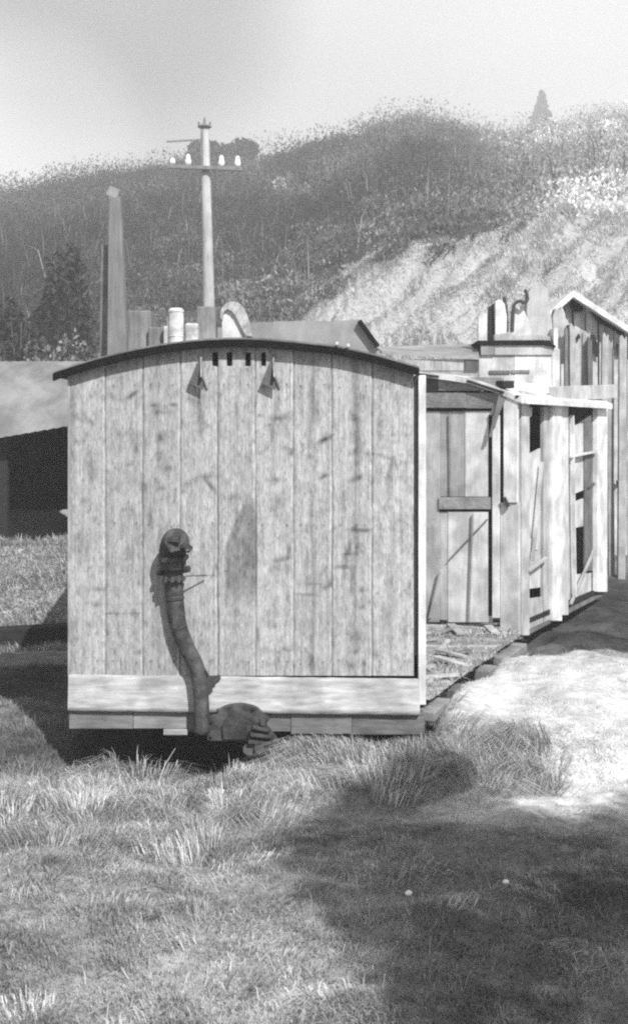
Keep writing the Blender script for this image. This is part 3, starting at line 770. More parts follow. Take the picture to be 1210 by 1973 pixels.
# white can
x, zb = on_roof(340, YV + .06); Yc = YV + .06
zt = EYE - (594 - HY) * Yc / FPX; h = zt - zb
e = empty('enamel_can', (x, Yc, zb), 'tall white enamel can standing on the van roof edge', 'can')
MB().tube([(x, Yc, zb - .004), (x, Yc, zb + .01), (x, Yc, zb + .05), (x, Yc, zb + .054), (x, Yc, zb + .062), (x, Yc, zt - .03), (x, Yc, zt - .026), (x, Yc, zt - .012), (x, Yc, zt - .006), (x, Yc, zt)], [.047, .050, .050, .053, .050, .049, .053, .053, .046, .036], 24).build('can_body', M['enamel'], e, smooth=False)
m = MB(); m.tube([(x - .058, Yc, zb + h * .15), (x - .075, Yc, zb + h * .25), (x - .066, Yc, zb + h * .38)], .006, 8); m.build('handle', M['enamel'], e)
roofbox('salt_block', 357, 382, 622, YV + .02, .09, M['enamel'], 'small squat white block right of the enamel can', 'block', .75, bev=.015)
roofbox('tin_strip', 316, 323, 628, YV + .02, .03, M['enamel'], 'thin pale metal strip left of the enamel can', 'strip', .8, bev=.003)
o = roofbox('wooden_crate', 247, 292, 598, YV + .25, .28, M['timber'], 'grey wooden crate on the roof beside the tall mast', 'crate', .65)
roofbox('roof_batten', 286, 316, 630, YV + .2, .1, M['timber'], 'low grey batten right of the wooden crate', 'batten', .6)
roofbox('wooden_block', 379, 415, 590, YV + .3, .2, M['timber'], 'grey wooden block in front of the telegraph pole foot', 'block', .8)
# half-round cowl
Yc = YV + .35; x, zb = on_roof(452, Yc)
e = empty('vent_cowl', (x, Yc, zb), 'pale half-round sheet metal cowl on the van roof crown', 'roof vent')
sc = Yc / FPX; z0 = zb - .006
outer = [P(425, 0, Yc), P(428, 0, Yc)]
m = MB(); path_o = [(424, 612), (425, 598), (431, 588), (441, 581), (455, 581), (466, 588), (474, 602), (480, 620), (485, 648)]
path_i = [(474, 648), (467, 636), (460, 622), (453, 608), (446, 600), (438, 596), (432, 600), (430, 608), (429, 618)]
front = [P(a, b, Yc) for a, b in path_o] + [P(a, b, Yc) for a, b in path_i]
m2 = [P(a, b, Yc) for a, b in path_o]; mi = [P(a, b, Yc) for a, b in reversed(path_i)]
for k in range(len(m2) - 1): m.prism([m2[k], m2[k + 1], mi[k + 1], mi[k]], (0, .16, 0))
m.t = [.62] * len(m.t); m.build('cowl_band', M['enamel'], e, .004)
MB().prism([P(428, 650, Yc), P(427, 604, Yc), P(434, 594, Yc), P(446, 598, Yc), P(456, 612, Yc), P(466, 634, Yc), P(474, 650, Yc)], (0, .02, 0)).build('cowl_plate', M['paint'], e)
bpy.data.objects['cowl_plate'].data.transform(Matrix.Translation((0, .03, 0)))

# tall tapered mast and the plank beside it, standing behind the van
Y = 15.2
zb = float(terrain((226 - CX) * Y / FPX, Y)) - .1
e = empty('timber_mast', ((226 - CX) * Y / FPX, Y, zb + .1), 'tall square tapered timber mast rising behind the left of the van roof', 'mast')
t = P(223, 382, Y); b = P(229, 700, Y)
m = MB(); b2 = Vector((b.x + .02, Y, zb))
w0, w1 = 22 * Y / FPX / 2, 38 * Y / FPX / 2; w2 = 44 * Y / FPX / 2
secs = [(t, w0), (b, w1), (b2, w2)]
for (p, w), (q, w_) in zip(secs[:-1], secs[1:]):
    vs = [Vector((c.x + sx * ww, c.y + sy * ww, c.z)) for c, ww in ((q, w_), (p, w)) for sx, sy in ((-1, -1), (1, -1), (1, 1), (-1, 1))]
    m.add(vs, [(3, 2, 1, 0), (4, 5, 6, 7), (0, 1, 5, 4), (1, 2, 6, 5), (2, 3, 7, 6), (3, 0, 4, 7)])
m.t = [.48] * len(m.t); m.build('mast_post', M['pole'], e, .01)
m = MB(); m.bar(P(208, 367, Y), P(229, 376, Y), .05, .13); m.bar(P(212, 374, Y), P(212, 385, Y), .03, .04); m.t = [.38] * len(m.t); m.build('mast_cap', M['paint'], e, .01)
m = MB(); m.prism([P(196, 470, Y + .12), P(217, 474, Y + .12), Vector((P(214, 0, Y).x, Y + .12, zb)), Vector((P(184, 0, Y).x, Y + .12, zb))], (0, .06, 0)); o = m.build('leaning_plank', M['timber'], None); 
me = o.data; c = P(200, 700, Y + .2); me.transform(Matrix.Translation(-Vector((c.x, Y + .2, zb)))); o.location = (c.x, Y + .2, zb)
me.attributes['tone'].data.foreach_set('value', np.full(6, .5, 'f'))
tag(o, 'dark wide plank leaning against the left side of the mast', 'plank')

# telegraph pole
Y = 28.0; bx = P(404, 640, Y).x; zb = float(terrain(bx, Y))
e = empty('telegraph_pole', (bx, Y, zb), 'telegraph pole with two crossarms and white insulators behind the van', 'telegraph pole')
top = P(395, 246, Y)
MB().tube([(bx + .03, Y, zb - .3), P(404, 640, Y), P(400, 450, Y), top], [.15, .14, .12, .095], 18).build('pole', M['pole'], e, smooth=True)
m = MB(); a = P(394.5, 247, Y); m.tube([a, a + Vector((0, 0, .03)), a + Vector((0, 0, .06)), a + Vector((0, 0, .09))], [.12, .17, .15, .09], 16)
m.tube([a + Vector((0, 0, .08)), a + Vector((0, 0, .2)), a + Vector((0, 0, .27))], [.03, .035, .012], 8)
for dx in (-.13, .12): m.tube([a + Vector((dx, 0, .04)), a + Vector((dx * 1.1, 0, .15))], [.025, .02], 8)
m.build('pole_cap', M['bark'], e)
MB().bar(P(324, 321, Y - .16), P(467, 326, Y - .16), .11, .09).build('crossarm', M['bark'], e, .01)
MB().bar(P(321, 273, Y - .14), P(391, 269, Y - .14), .035, .035).build('crossarm', M['bark'], e, label='thin upper iron arm reaching left')
m = MB(); m.bar(P(389, 250, Y - .12), P(390, 332, Y - .12), .10, .05); m.build('pole_shade_strip', M['bark'], e)  # dark strip standing in for the shaded left side of the pole
for px_, s in ((333, .6), (363, 1), (427, 1), (458, 1)):
    a = P(px_, 318 + (px_ - 333) * .035, Y - .16)
    z = Vector((0, 0, 1))
    m = MB(); m.tube([a + z * .0, a + z * .05, a + z * .10 * s, a + z * .17 * s, a + z * .23 * s, a + z * .27 * s], [.035, .07, .075, .055, .05, .02], 12)
    m.build('insulator', M['glassy'], e, smooth=True)

# ------------------------------------------------------------------ hut with canvas roof, directly behind the van
Y = 13.6
hut = empty('canvas_roofed_hut', (P(600, 0, Y).x, Y + 1.5, float(terrain(0, Y))), 'low hut with sagging grey canvas roof just behind the van', 'hut')
prof = [(395, 634), (430, 629), (480, 623), (540, 621), (600, 619), (640, 617), (692, 616)]
up = [P(a, b + 2 * math.sin(a * .09), Y) for a, b in prof]
m = MB()
nr = len(up)
back = [v + Vector((0, 3.2, .18)) for v in up]
vs = up + back
m.add(vs, [(i, i + 1, nr + i + 1, nr + i) for i in range(nr - 1)])
low = [P(395, 668, Y), P(480, 668, Y), P(560, 672, Y), P(640, 680, Y), P(736, 692, Y)]
m.prism(up + [P(724, 664, Y), P(732, 700, Y), P(395, 700, Y)], (0, .05, 0))
m.build('roof_canvas', M['sheet'], hut)
m = MB(); m.bar(P(692, 618, Y - .05), P(728, 668, Y - .05), .07, .05); m.build('roof_verge', M['dark'], hut)
m = MB(); a = P(395, 700, Y); b = P(732, 700, Y); zt = a.z
m.box(((a.x + b.x) / 2, Y + 1.6, (zt - .2) / 2 + .0), (b.x - a.x, 3.1, zt + .5)); m.build('wall', M['timber'], hut)

# ------------------------------------------------------------------ open shed at the left
Y = 15.0
sh = empty('open_shed', (-4.2, Y + 1, .6), 'open fronted shed with pale sheet roof and pitch dark inside at the left', 'shed')
n = 90
u = np.linspace(0, 1, n); rows = []
e0 = [P(-330, 880, Y), P(20, 842, Y), P(135, 822, Y), P(190, 814, Y)]
exx = np.interp(np.linspace(-330, 190, n), [-330, 20, 135, 190], [v.x for v in e0]); ezz = np.interp(np.linspace(-330, 190, n), [-330, 20, 135, 190], [v.z for v in e0])
cor = .005 * np.sin(np.arange(n) * math.pi / 1.5)
for s_ in np.linspace(0, 1, 9):
    yy = Y - .3 + 1.3 * s_; zt = EYE - (696 + 3 * 0 - HY) * (Y + 1.0) / FPX
    rows.append(np.stack([exx, np.full(n, yy) + cor, ezz * (1 - s_) + zt * s_ + .10 * math.sin(math.pi * s_) + cor], -1))
grid_mesh('roof', np.stack(rows), M['sheet'], np.ones((9, n)) * (.78 + .3 * (vnoise(np.arange(n) * .11, np.zeros(n)) - .5)), sh, smooth=True)
xl, xr = P(-330, 0, Y).x, P(185, 0, Y + 1).x
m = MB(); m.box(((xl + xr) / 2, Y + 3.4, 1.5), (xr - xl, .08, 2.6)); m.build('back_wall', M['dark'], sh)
m = MB(); m.box((xl, Y + 1.6, 1.3), (.08, 3.5, 2.3)); m.build('side_wall', M['tar'], sh); m = MB(); m.box((xr, Y + 1.6, 1.3), (.08, 3.5, 2.3)); m.build('side_wall', M['tar'], sh)
m = MB(); m.prism([Vector((xl, Y + 1.0, 3.02)), Vector((xr, Y + 1.0, 3.02)), Vector((xr, Y + 3.6, 2.7)), Vector((xl, Y + 3.6, 2.7))], (0, 0, .04)); m.build('back_roof', M['tar'], sh)
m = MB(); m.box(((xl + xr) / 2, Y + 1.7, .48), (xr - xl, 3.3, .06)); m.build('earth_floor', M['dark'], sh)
for px_ in (10, -160):
    a = P(px_, 845, Y + .1); m = MB(); m.box((a.x, Y + .05, (a.z + .3) / 2), (.12, .12, a.z - .3)); m.build('post', M['tar'], sh, .006)
m = MB(); m.bar(P(-330, 886, Y - .2), P(17, 848, Y - .2), .05, .06); m.build('eaves_board', M['tar'], sh)

# dark bar imitating a shadow band, and pale board, at the foot of the bank
a = Vector((-4.3, 11.35, .10)); b = Vector((-2.2, 11.9, .13))
m = MB(); m.bar(a - a, b - a, .24, .2); o = m.build('shadow_bar', M['tar'], None, .01); o.location = a; tag(o, 'black bar imitating a shadow band at the foot of the grass bank', 'shadow bar')
a = Vector((-4.0, 10.55, .05)); b = Vector((-2.05, 10.75, .05))
m = MB(); m.bar(a - a, b - a, .05, .22); o = m.build('pale_board', M['rail'], None, .005); o.location = a; tag(o, 'pale weathered board lying on shade-darkened ground left of the van', 'board')

# ------------------------------------------------------------------ derelict coach body at the right
P1 = Vector((1.84, 11.0, 0)); dB = Vector((1.51, 2.7, 0)).normalized(); dA = Vector((-dB.y, dB.x, 0)); nA = -dB; nB = Vector((dB.y, -dB.x, 0))
def on_wall(px, py, base, d):
    k = (px - CX) / FPX; s = (k * base.y - base.x) / (d.x - k * d.y); q = base + d * s
    return Vector((q.x, q.y, EYE - (py - HY) * q.y / FPX))
def A(px, py, o=0): q = on_wall(px, py, P1, dA); return q + nA * o
def B(px, py, o=0): q = on_wall(px, py, P1, dB); return q + nB * o
def panel(m, F, nrm, pts, front, th, tone=1.0):
    m.prism([F(a, b) + nrm * front for a, b in pts], -nrm * th, tone)
def rect(m, F, nrm, x0, y0, x1, y1, front, th, tone=1.0): panel(m, F, nrm, [(x0, y0), (x1, y0), (x1, y1), (x0, y1)], front, th, tone)
co = empty('coach_body', (2.3, 12.2, .3), 'derelict pale coach body with missing side panels to the right of the van', 'coach body')
m = MB()
rect(m, A, nA, 800, 792, 847, 1199, 0, .02, .72); rect(m, A, nA, 847.5, 792, 895, 957, -.004, .02, .60); rect(m, A, nA, 895.5, 792, 948, 957, .002, .02, 1.0)
rect(m, A, nA, 847.5, 986, 862, 1199, -.003, .02, .8); rect(m, A, nA, 862.5, 986, 948, 1199, .003, .02, 1.05)
endA = m.build('end_panel', M['paint'], co, .003)
m = MB(); rect(m, A, nA, 846, 958, 948, 981, .018, .035, .9); m.build('middle_rail', M['rail'], co, .003)
m = MB(); rect(m, A, nA, 800, 757, 900, 786, .03, .04, .75); rect(m, A, nA, 900.5, 757, 966, 787, .028, .04, .62); rect(m, A, nA, 845, 727, 968, 753, .01, .04, .75); rect(m, A, nA, 800, 727, 844, 755, -.03, .03, .3); m.build('top_rail', M['rail'], co, .003)
m = MB(); rect(m, A, nA, 800, 1200, 1000, 1222, .0, .05, 1.2); m.build('sill', M['rail'], co, .004)
m = MB(); rect(m, A, nA, 941, 800, 949, 1186, .006, .012); rect(m, A, nA, 800, 786.5, 962, 791.5, .01, .012); rect(m, A, nA, 846, 981.3, 946, 985.5, .006, .012); rect(m, A, nA, 964, 770, 972, 980, .002, .012); m.build('gap_shade', M['dark'], co)  # black strips laid on as the shade of open gaps
m = MB(); rect(m, A, nA, 950, 800, 964, 1190, .035, .05, 1.05); rect(m, A, nA, 972.5, 756, 999, 968, .045, .05, 1.15); rect(m, A, nA, 965, 968, 1001, 1222, .03, .05, .85); m.build('corner_post', M['paint'], co, .004)
m = MB(); panel(m, A, nA, [(950, 790), (968, 762), (976, 752), (978, 768), (966, 792), (956, 824)], .05, .02, .7); m.bar(A(970, 752, .06), A(948, 842, .06), .025, .02, .6); m.build('hanging_lath', M['timber'], co)
m = MB(); m.bar(A(975, 958, .06), A(983, 976, .06), .03, .03); m.build('hinge', M['darkiron'], co)
# side wall
m = MB()
rect(m, B, nB, 1001, 768, 1016, 1224, .02, .05, .72)
rect(m, B, nB, 1059, 775, 1077, 1196, .03, .05, 1.1); rect(m, B, nB, 1079, 778, 1091, 1185, .02, .04, .95)
rect(m, B, nB, 1144, 780, 1163, 1140, .04, .06, 1.1)
rect(m, B, nB, 1049, 783, 1058, 1200, -.01, .04, .62)
m.build('side_post', M['paint'], co, .004)
m = MB()
panel(m, B, nB, [(1016, 880), (1046, 864), (1046, 1132), (1016, 1136)], -.03, .02, .85)
panel(m, B, nB, [(1016, 1154), (1046, 1150), (1046, 1200), (1016, 1214)], -.005, .02, .7)
panel(m, B, nB, [(1091, 803), (1111, 803), (1112, 822), (1133, 806), (1144, 800), (1144, 938), (1110, 952), (1110, 968), (1144, 955), (1144, 1010), (1110, 1018), (1110, 1108), (1144, 1104), (1144, 1146), (1091, 1172)], -.03, .02, .8)
m.build('side_panel', M['paint'], co)
m = MB(); rect(m, B, nB, 1128, 812, 1143, 1100, -.012, .015, .45); m.bar(B(1132, 940, .0), B(1146, 930, .0), .02, .02, .3); m.build('side_batten', M['timber'], co)
m = MB(); panel(m, B, nB, [(1058, 745), (1181, 741), (1181, 767), (1058, 774)], .05, .06, .72); panel(m, B, nB, [(1001, 752), (1058, 768), (1058, 776), (1001, 768)], .03, .05, .7); m.build('cornice', M['paint'], co, .004)
m = MB(); m.prism([B(1001, 1224, .0), B(1163, 1139, .0), B(1163, 1146, .0), B(1001, 1232, .0)], -nB * .06, .5); m.build('side_sill', M['rail'], co)
for (a0, b0, w_, t_) in (((1022, 1080), (1040, 890), .03, .7), ((1095, 1165), (1140, 1060), .03, .5), ((1098, 800), (1103, 1150), .04, 1.1), ((1013, 1100), (1048, 1075), .04, .8), ((1093, 880), (1143, 870), .04, .9)):
    MB().bar(B(*a0, .02), B(*b0, .02), w_, .02, t_).build('loose_lath', M['paint'], co)
for (a0, b0, w_, t_) in (((865, 1080), (940, 1000), .012, .3), ((830, 1190), (850, 1100), .05, .6), ((905, 1196), (912, 990), .02, .5), ((870, 955), (868, 795), .01, .4)):
    MB().bar(A(*a0, .02), A(*b0, .02), w_, .012, t_).build('loose_lath', M['paint'], co)
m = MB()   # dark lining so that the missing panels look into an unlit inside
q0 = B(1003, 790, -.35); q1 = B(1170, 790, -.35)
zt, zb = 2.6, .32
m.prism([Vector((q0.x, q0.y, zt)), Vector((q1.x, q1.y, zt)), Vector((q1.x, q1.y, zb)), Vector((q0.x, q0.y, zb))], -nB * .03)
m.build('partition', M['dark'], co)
m = MB()   # rags hung in the window
panel(m, B, nB, [(1024, 783), (1027, 782), (1030, 792), (1033, 784), (1036, 786), (1035, 802), (1031, 804), (1028, 798)], -.06, .006, .9)
m.build('rag', M['cloth'], co); m = MB()
panel(m, B, nB, [(1018, 1042), (1040, 1030), (1040, 1060), (1030, 1058), (1022, 1072), (1018, 1066)], -.02, .006, .75)
m.build('rag', M['cloth'], co)
# other two walls, floor, roof (arched, falling to the side wall)
Lb = 3.05; Wa = 1.9
c0 = Vector((P1.x, P1.y, 0)); cB = c0 + dB * Lb; cA = c0 + dA * Wa; cAB = cA + dB * Lb
m = MB()
m.prism([cA + Vector((0, 0, .3)), cAB + Vector((0, 0, .3)), cAB + Vector((0, 0, 2.7)), cA + Vector((0, 0, 2.7))], nB * .04)
m.prism([cB + Vector((0, 0, .3)), cAB + Vector((0, 0, .3)), cAB + Vector((0, 0, 2.7)), cB + Vector((0, 0, 2.5))], -dB * .04)
m.prism([A(800, 792) + dA * .0 + Vector((0, 0, 0)), A(800, 1220), cA + Vector((0, 0, .3)), cA + Vector((0, 0, 2.4))], dB * .03)
m.build('rear_wall', M['timber'], co)
m = MB(); m.prism([c0 + Vector((0, 0, .3)), cB + Vector((0, 0, .3)), cAB + Vector((0, 0, .3)), cA + Vector((0, 0, .3))], (0, 0, .05)); m.build('floor', M['tar'], co)
arc = [A(1008, 766, .06), A(985, 756, .06), A(970, 750, .06), A(940, 739, .06), A(905, 728, .06), A(860, 721, .06), A(816, 716, .06), A(760, 712, .06), A(700, 712, .06), A(640, 716, .06)]
m = MB(); dn = [v - Vector((0, 0, .055)) for v in reversed(arc)]
m.prism(arc + dn, dB * (Lb + .1), 1.0); m.build('roof', M['paint'], co)
for a0, b0 in ((A(905, 734, .07), A(975, 757, .07)), (A(1000, 764, .07), B(1058, 776, .06)), (A(815, 722, .07), A(850, 726, .07))): MB().bar(a0, b0, .03, .02).build('roof_edge', M['tar'], co)
# scraps of roofing on the coach roof
q = A(975, 750, .02); m = MB(); m.box((0, 0, 0), (.14, .12, .07), Matrix.Rotation(.5, 3, 'Z')); o = m.build('tar_scrap', M['tar'], None, .01); o.location = q + Vector((0, .05, .045)); tag(o, 'small black scrap of roofing felt on the corner of the coach roof', 'felt scrap')

dk = empty('timber_deck', (1.2, 9.8, .3), 'littered timber deck on a broken edge beam between the van corner and the coach body', 'deck')
def edge_x(y): return .80 + (y - 8.2) * .425
m = MB(); y = 8.12; k = 0
while y < 11.25:
    w = .12 + .05 * random.random(); y2 = min(y + w, 11.3)
    xr0, xr1 = edge_x(y) - .03 + random.uniform(-.03, .03), edge_x(y2) - .03 + random.uniform(-.03, .03)
    xr0 = min(xr0, 1.80); xr1 = min(xr1, 1.80); z = .285 + random.uniform(-.008, .008)
    m.prism([(.76, y, z), (xr0, y, z), (xr1, y2 - .012, z), (.76, y2 - .012, z)], (0, 0, .03), .6 + .8 * random.random()); y = y2; k += 1
m.build('deck_board', M['timber'], dk)
for (ya, yb_, t_) in ((8.12, 8.52, .8), (8.78, 9.0, .55), (9.5, 9.72, .8), (10.05, 10.72, .7)):
    m = MB(); m.bar((edge_x(ya), ya, .20), (edge_x(yb_), yb_, .205), .13, .07, t_); m.build('edge_beam', M['timber'], dk, .008)
n = 4800; yy = 8.15 + 3.0 * rng.random(n); xx = .78 + (np.minimum(edge_x(yy), 1.85) - .76) * rng.random(n) ** .8
hh = .012 + .05 * rng.random(n) * (fbm(xx * 5, yy * 5, 3) > .45)
for k in range(16):
    ya = 8.4 + 2.6 * rng.random(); xa = .82 + (min(edge_x(ya), 1.8) - .95) * rng.random(); an = rng.random() * 3.14; L = .06 + .16 * rng.random()
    c = Vector((xa, ya, .318)); m = MB(); m.bar((-math.cos(an) * L, -math.sin(an) * L, .012), (math.cos(an) * L, math.sin(an) * L, .02 + .03 * rng.random()), .03 + .05 * rng.random(), .018, .5 + rng.random())
    o = m.build('wood_scrap', M['timber'], None); o.location = c; tag(o, 'splintered wood scrap lying loose on the littered timber deck', 'wood scrap', 'wood scraps on the timber deck')
o = blades('deck_litter', xx, yy, hh, .004 + .006 * rng.random(n), rng.normal(size=n) * 1.2, rng.normal(size=n) * 1.2, .2 + .5 * rng.random(n) * (.4 + fbm(xx * 4, yy * 4, 3)), M['grass'], z=np.full(n, .318))
tag(o, kind='stuff'); o['label'] = 'dry litter and straw strewn over the timber deck'; o['category'] = 'straw'

# hut with flat roof behind the coach body
Y = 14.6
fh = empty('flat_roofed_hut', (P(1000, 0, Y).x, Y + 1, .5), 'flat roofed hut behind the coach body with roof edge blackened as shadow', 'hut')
m = MB(); pts = [P(921, 656, Y), P(952, 656, Y), P(1046, 655, Y), P(1070, 666, Y), P(1070, 670, Y), P(1044, 664, Y), P(950, 664, Y), P(921, 664, Y)]
m.prism(pts, (0, 2.2, .0)); m.build('roof', M['roofedge'], fh)  # roof coloured black for the shadow line under its edge
m = MB()
def yb(m, x0, y0, x1, y1, Y, d, tone=1.0):
    a = P(x0, y0, Y); b = P(x1, y1, Y); m.box(((a.x + b.x) / 2, Y + d / 2, (a.z + b.z) / 2), (abs(b.x - a.x), d, abs(a.z - b.z)), None, tone)
yb(m, 926, 665, 952, 684, Y + .02, .05, .35); yb(m, 952.5, 665, 1064, 684, Y + .03, .05, .7); m.build('fascia', M['paint'], fh, .004)
m = MB(); yb(m, 922, 684.5, 990, 760, Y + .06, .05, .75); yb(m, 990.5, 684.5, 1062, 760, Y + .055, .05, 1.0); yb(m, 1062.5, 672, 1078, 1000, Y + .05, .05, .9); yb(m, 922, 760.5, 1062, 1100, Y + .06, .05, .6)
m.build('wall', M['paint'], fh, .003)
m = MB(); yb(m, 942, 714, 982, 720, Y + .04, .02, .4); m.build('dark_lath', M['timber'], fh); m = MB(); yb(m, 985, 713, 1020, 719, Y + .04, .02, .6); m.build('dark_lath', M['timber'], fh)
m = MB(); a = P(1078, 700, Y); m.box((a.x - .03, Y + 1.15, a.z / 2 + .3), (.05, 2.1, a.z + .3)); m.build('side_wall', M['paint'], fh)
# lean-to sheet between the van and that hut
Y2 = 14.2
ls = empty('lean_to', (P(850, 0, Y2).x, Y2 + .6, .6), 'grey sheet lean-to roof between the van corner and the flat roofed hut', 'lean-to')
m = MB(); m.add([P(735, 668, Y2 + 1.2), P(922, 662, Y2 + 1.2), P(922, 689, Y2), P(735, 676, Y2)], [(0, 1, 2, 3)]); m.prism([P(735, 676, Y2), P(922, 689, Y2), P(922, 693, Y2), P(735, 682, Y2)], (0, 1.1, .12)); m.build('roof', M['sheet'], ls)
m = MB(); yb(m, 895, 692, 921, 714, Y2 + .02, .05, .25); yb(m, 735, 692, 894, 714, Y2 + .04, .05, 1.0); yb(m, 735, 714.5, 921, 1100, Y2 + .05, .05, .8); m.build('wall', M['timber'], ls)

# ruined upright boards on top of the flat roof
def upright(name, pts, Y, d, mt, tone, label, cat):
    m = MB(); c = P(pts[0][0], max(p[1] for p in pts), Y)
    m.prism([P(a, b, Y) - c for a, b in pts], (0, d, 0), tone); o = m.build(name, mt, None, .004); o.location = c; tag(o, label, cat); return o
upright('board_stump', [(921, 657), (921, 612), (926, 600), (938, 606), (938, 657)], 14.75, .06, M['paint'], .9, 'pale broken board at the left end of the flat roof', 'board')
upright('gap_sheet', [(939, 645), (940, 592), (952, 584), (953, 657), (939, 657)], 14.85, .04, M['tar'], 1, 'black sheet imitating the dark gap between two pale boards on the flat roof', 'board')  # black sheet put in as the dark of an open gap
upright('split_board', [(954, 657), (954, 580), (962, 577), (972, 585), (976, 610), (975, 657)], 14.78, .06, M['paint'], 1.05, 'pale split board second from left on the flat roof', 'board')
upright('roof_rubble', [(952, 656), (952, 644), (975, 641), (1000, 646), (1034, 643), (1058, 648), (1060, 656)], 14.7, .3, M['paint'], .6, 'grey heap of rubble lying along the flat roof', 'rubble')
upright('warped_board', [(983, 650), (984, 600), (991, 588), (1004, 590), (1012, 604), (1020, 622), (1024, 650)], 14.9, .05, M['paint'], .85, 'warped rounded board in the middle of the flat roof', 'board')
upright('canvas_bundle', [(1018, 652), (1014, 600), (1017, 564), (1026, 551), (1042, 549), (1055, 556), (1057, 586), (1062, 615), (1066, 654)], 14.95, .25, M['cloth'], .62, 'tall pale canvas bundle at the right end of the flat roof', 'canvas bundle')
upright('rotten_stump', [(1066, 656), (1064, 612), (1069, 594), (1077, 598), (1082, 590), (1088, 604), (1092, 640), (1094, 700), (1066, 700)], 15.1, .18, M['paint'], .62, 'thick rotten stump between the flat roof and the gabled shed', 'stump')
m = MB(); c = P(1003, 610, 14.8)
for a, b in (((970, 572), (974, 592)), ((974, 592), (975, 610)), ((988, 600), (990, 586)), ((990, 586), (1000, 579)), ((1000, 579), (1010, 584)), ((1010, 584), (1016, 578)), ((1016, 578), (1014, 564)), ((1014, 564), (1010, 558)), ((988, 600), (986, 640)), ((975, 610), (976, 640))):
    m.tube([P(*a, 14.8) - c, P(*b, 14.8) - c], .022, 6)
o = m.build('bent_wire', M['darkiron'], None); o.location = c; tag(o, 'black bent wire curling over the boards on the flat roof', 'wire')

# gabled shed at the right edge
Y = 16.0
gs = empty('gabled_shed', (P(1180, 0, Y).x, Y + 1.5, .5), 'pale gabled shed with eaves blackened as shade at the right edge', 'shed')
def gt(x): return np.interp(x, [1040, 1104, 1320], [620, 566, 706])
m = MB()
edges = [1076, 1090, 1103, 1117, 1128, 1141, 1152, 1163, 1172, 1182, 1196, 1208, 1222, 1240, 1258, 1276, 1296]
for i, (a, b) in enumerate(zip(edges[:-1], edges[1:])):
    j1, j2, j3 = rng.normal() * 1.6, rng.normal() * 1.6, max(0, rng.normal() * 8 + 4); yo = rng.random() * .05
    m.prism([P(a + .6 + j1, gt(a) + 6 + j3, Y - yo), P(b - .6 + j1, gt(b) + 6 + j3 * .4, Y - yo), P(b - .8 + j2, 1100, Y - yo), P(a + .8 + j2, 1100, Y - yo)], (0, .03, 0), [1, .9, 1.05, .8, 1, .95, .85, .55, .85, 1, .9, 1, .8, .9, 1, .9][i] * .78)
w = m.build('gable_wall', M['paint'], gs, .003); MB().prism([P(1078, 640, Y + .06), P(1104, 590, Y + .06), P(1292, 705, Y + .06), P(1292, 1100, Y + .06), P(1078, 1100, Y + .06)], (0, .03, 0)).build('lining', M['timber'], gs)
m = MB()
for a, b in (((1040, 616), (1104, 559)), ((1104, 559), (1320, 699))):
    p, q = P(*a, Y - .25), P(*b, Y - .25); m.prism([p, q, q - Vector((0, 0, .09)), p - Vector((0, 0, .09))], (0, 3.4, 0))
m.build('roof', M['paint'], gs)
m = MB(); m.prism([P(1096, 588, Y - .09), P(1104, 572, Y - .09), P(1124, 584, Y - .09), P(1121, 600, Y - .09), P(1106, 600, Y - .09)], (0, .015, 0)); m.build('gable_shade', M['dark'], gs); m = MB()  # black sheets put in as shade under the gable edge
m.prism([P(1128, 586, Y - .09), P(1160, 604, Y - .09), P(1206, 636, Y - .09), P(1198, 648, Y - .09), P(1176, 632, Y - .09), P(1150, 620, Y - .09)], (0, .015, 0))
m.build('gable_shade', M['dark'], gs)
m = MB()
for pts in ([(1089, 627), (1102, 624), (1101, 650), (1097, 676), (1090, 668)], [(1136, 646), (1144, 644), (1153, 668), (1153, 690), (1145, 684)], [(1186, 664), (1196, 660), (1199, 682), (1190, 684)], [(1108, 652), (1114, 642), (1118, 650), (1112, 656)], [(1163, 840), (1172, 842), (1174, 955), (1168, 972), (1162, 975)], [(1186, 925), (1196, 930), (1188, 938)]):
    MB().prism([P(a, b, Y - .08) for a, b in pts], (0, .018, 0)).build('dark_patch', M['tar'], gs)  # near-black patches laid over the gable boards
m = MB(); a = P(1290, 0, Y).x; m.box((a, Y + 1.6, 1.3), (.05, 3.1, 3.0)); m.build('side_wall', M['timber'], gs); m = MB(); a = P(1080, 0, Y).x; m.box((a, Y + 1.6, 1.6), (.05, 3.1, 3.2)); m.build('side_wall', M['timber'], gs)
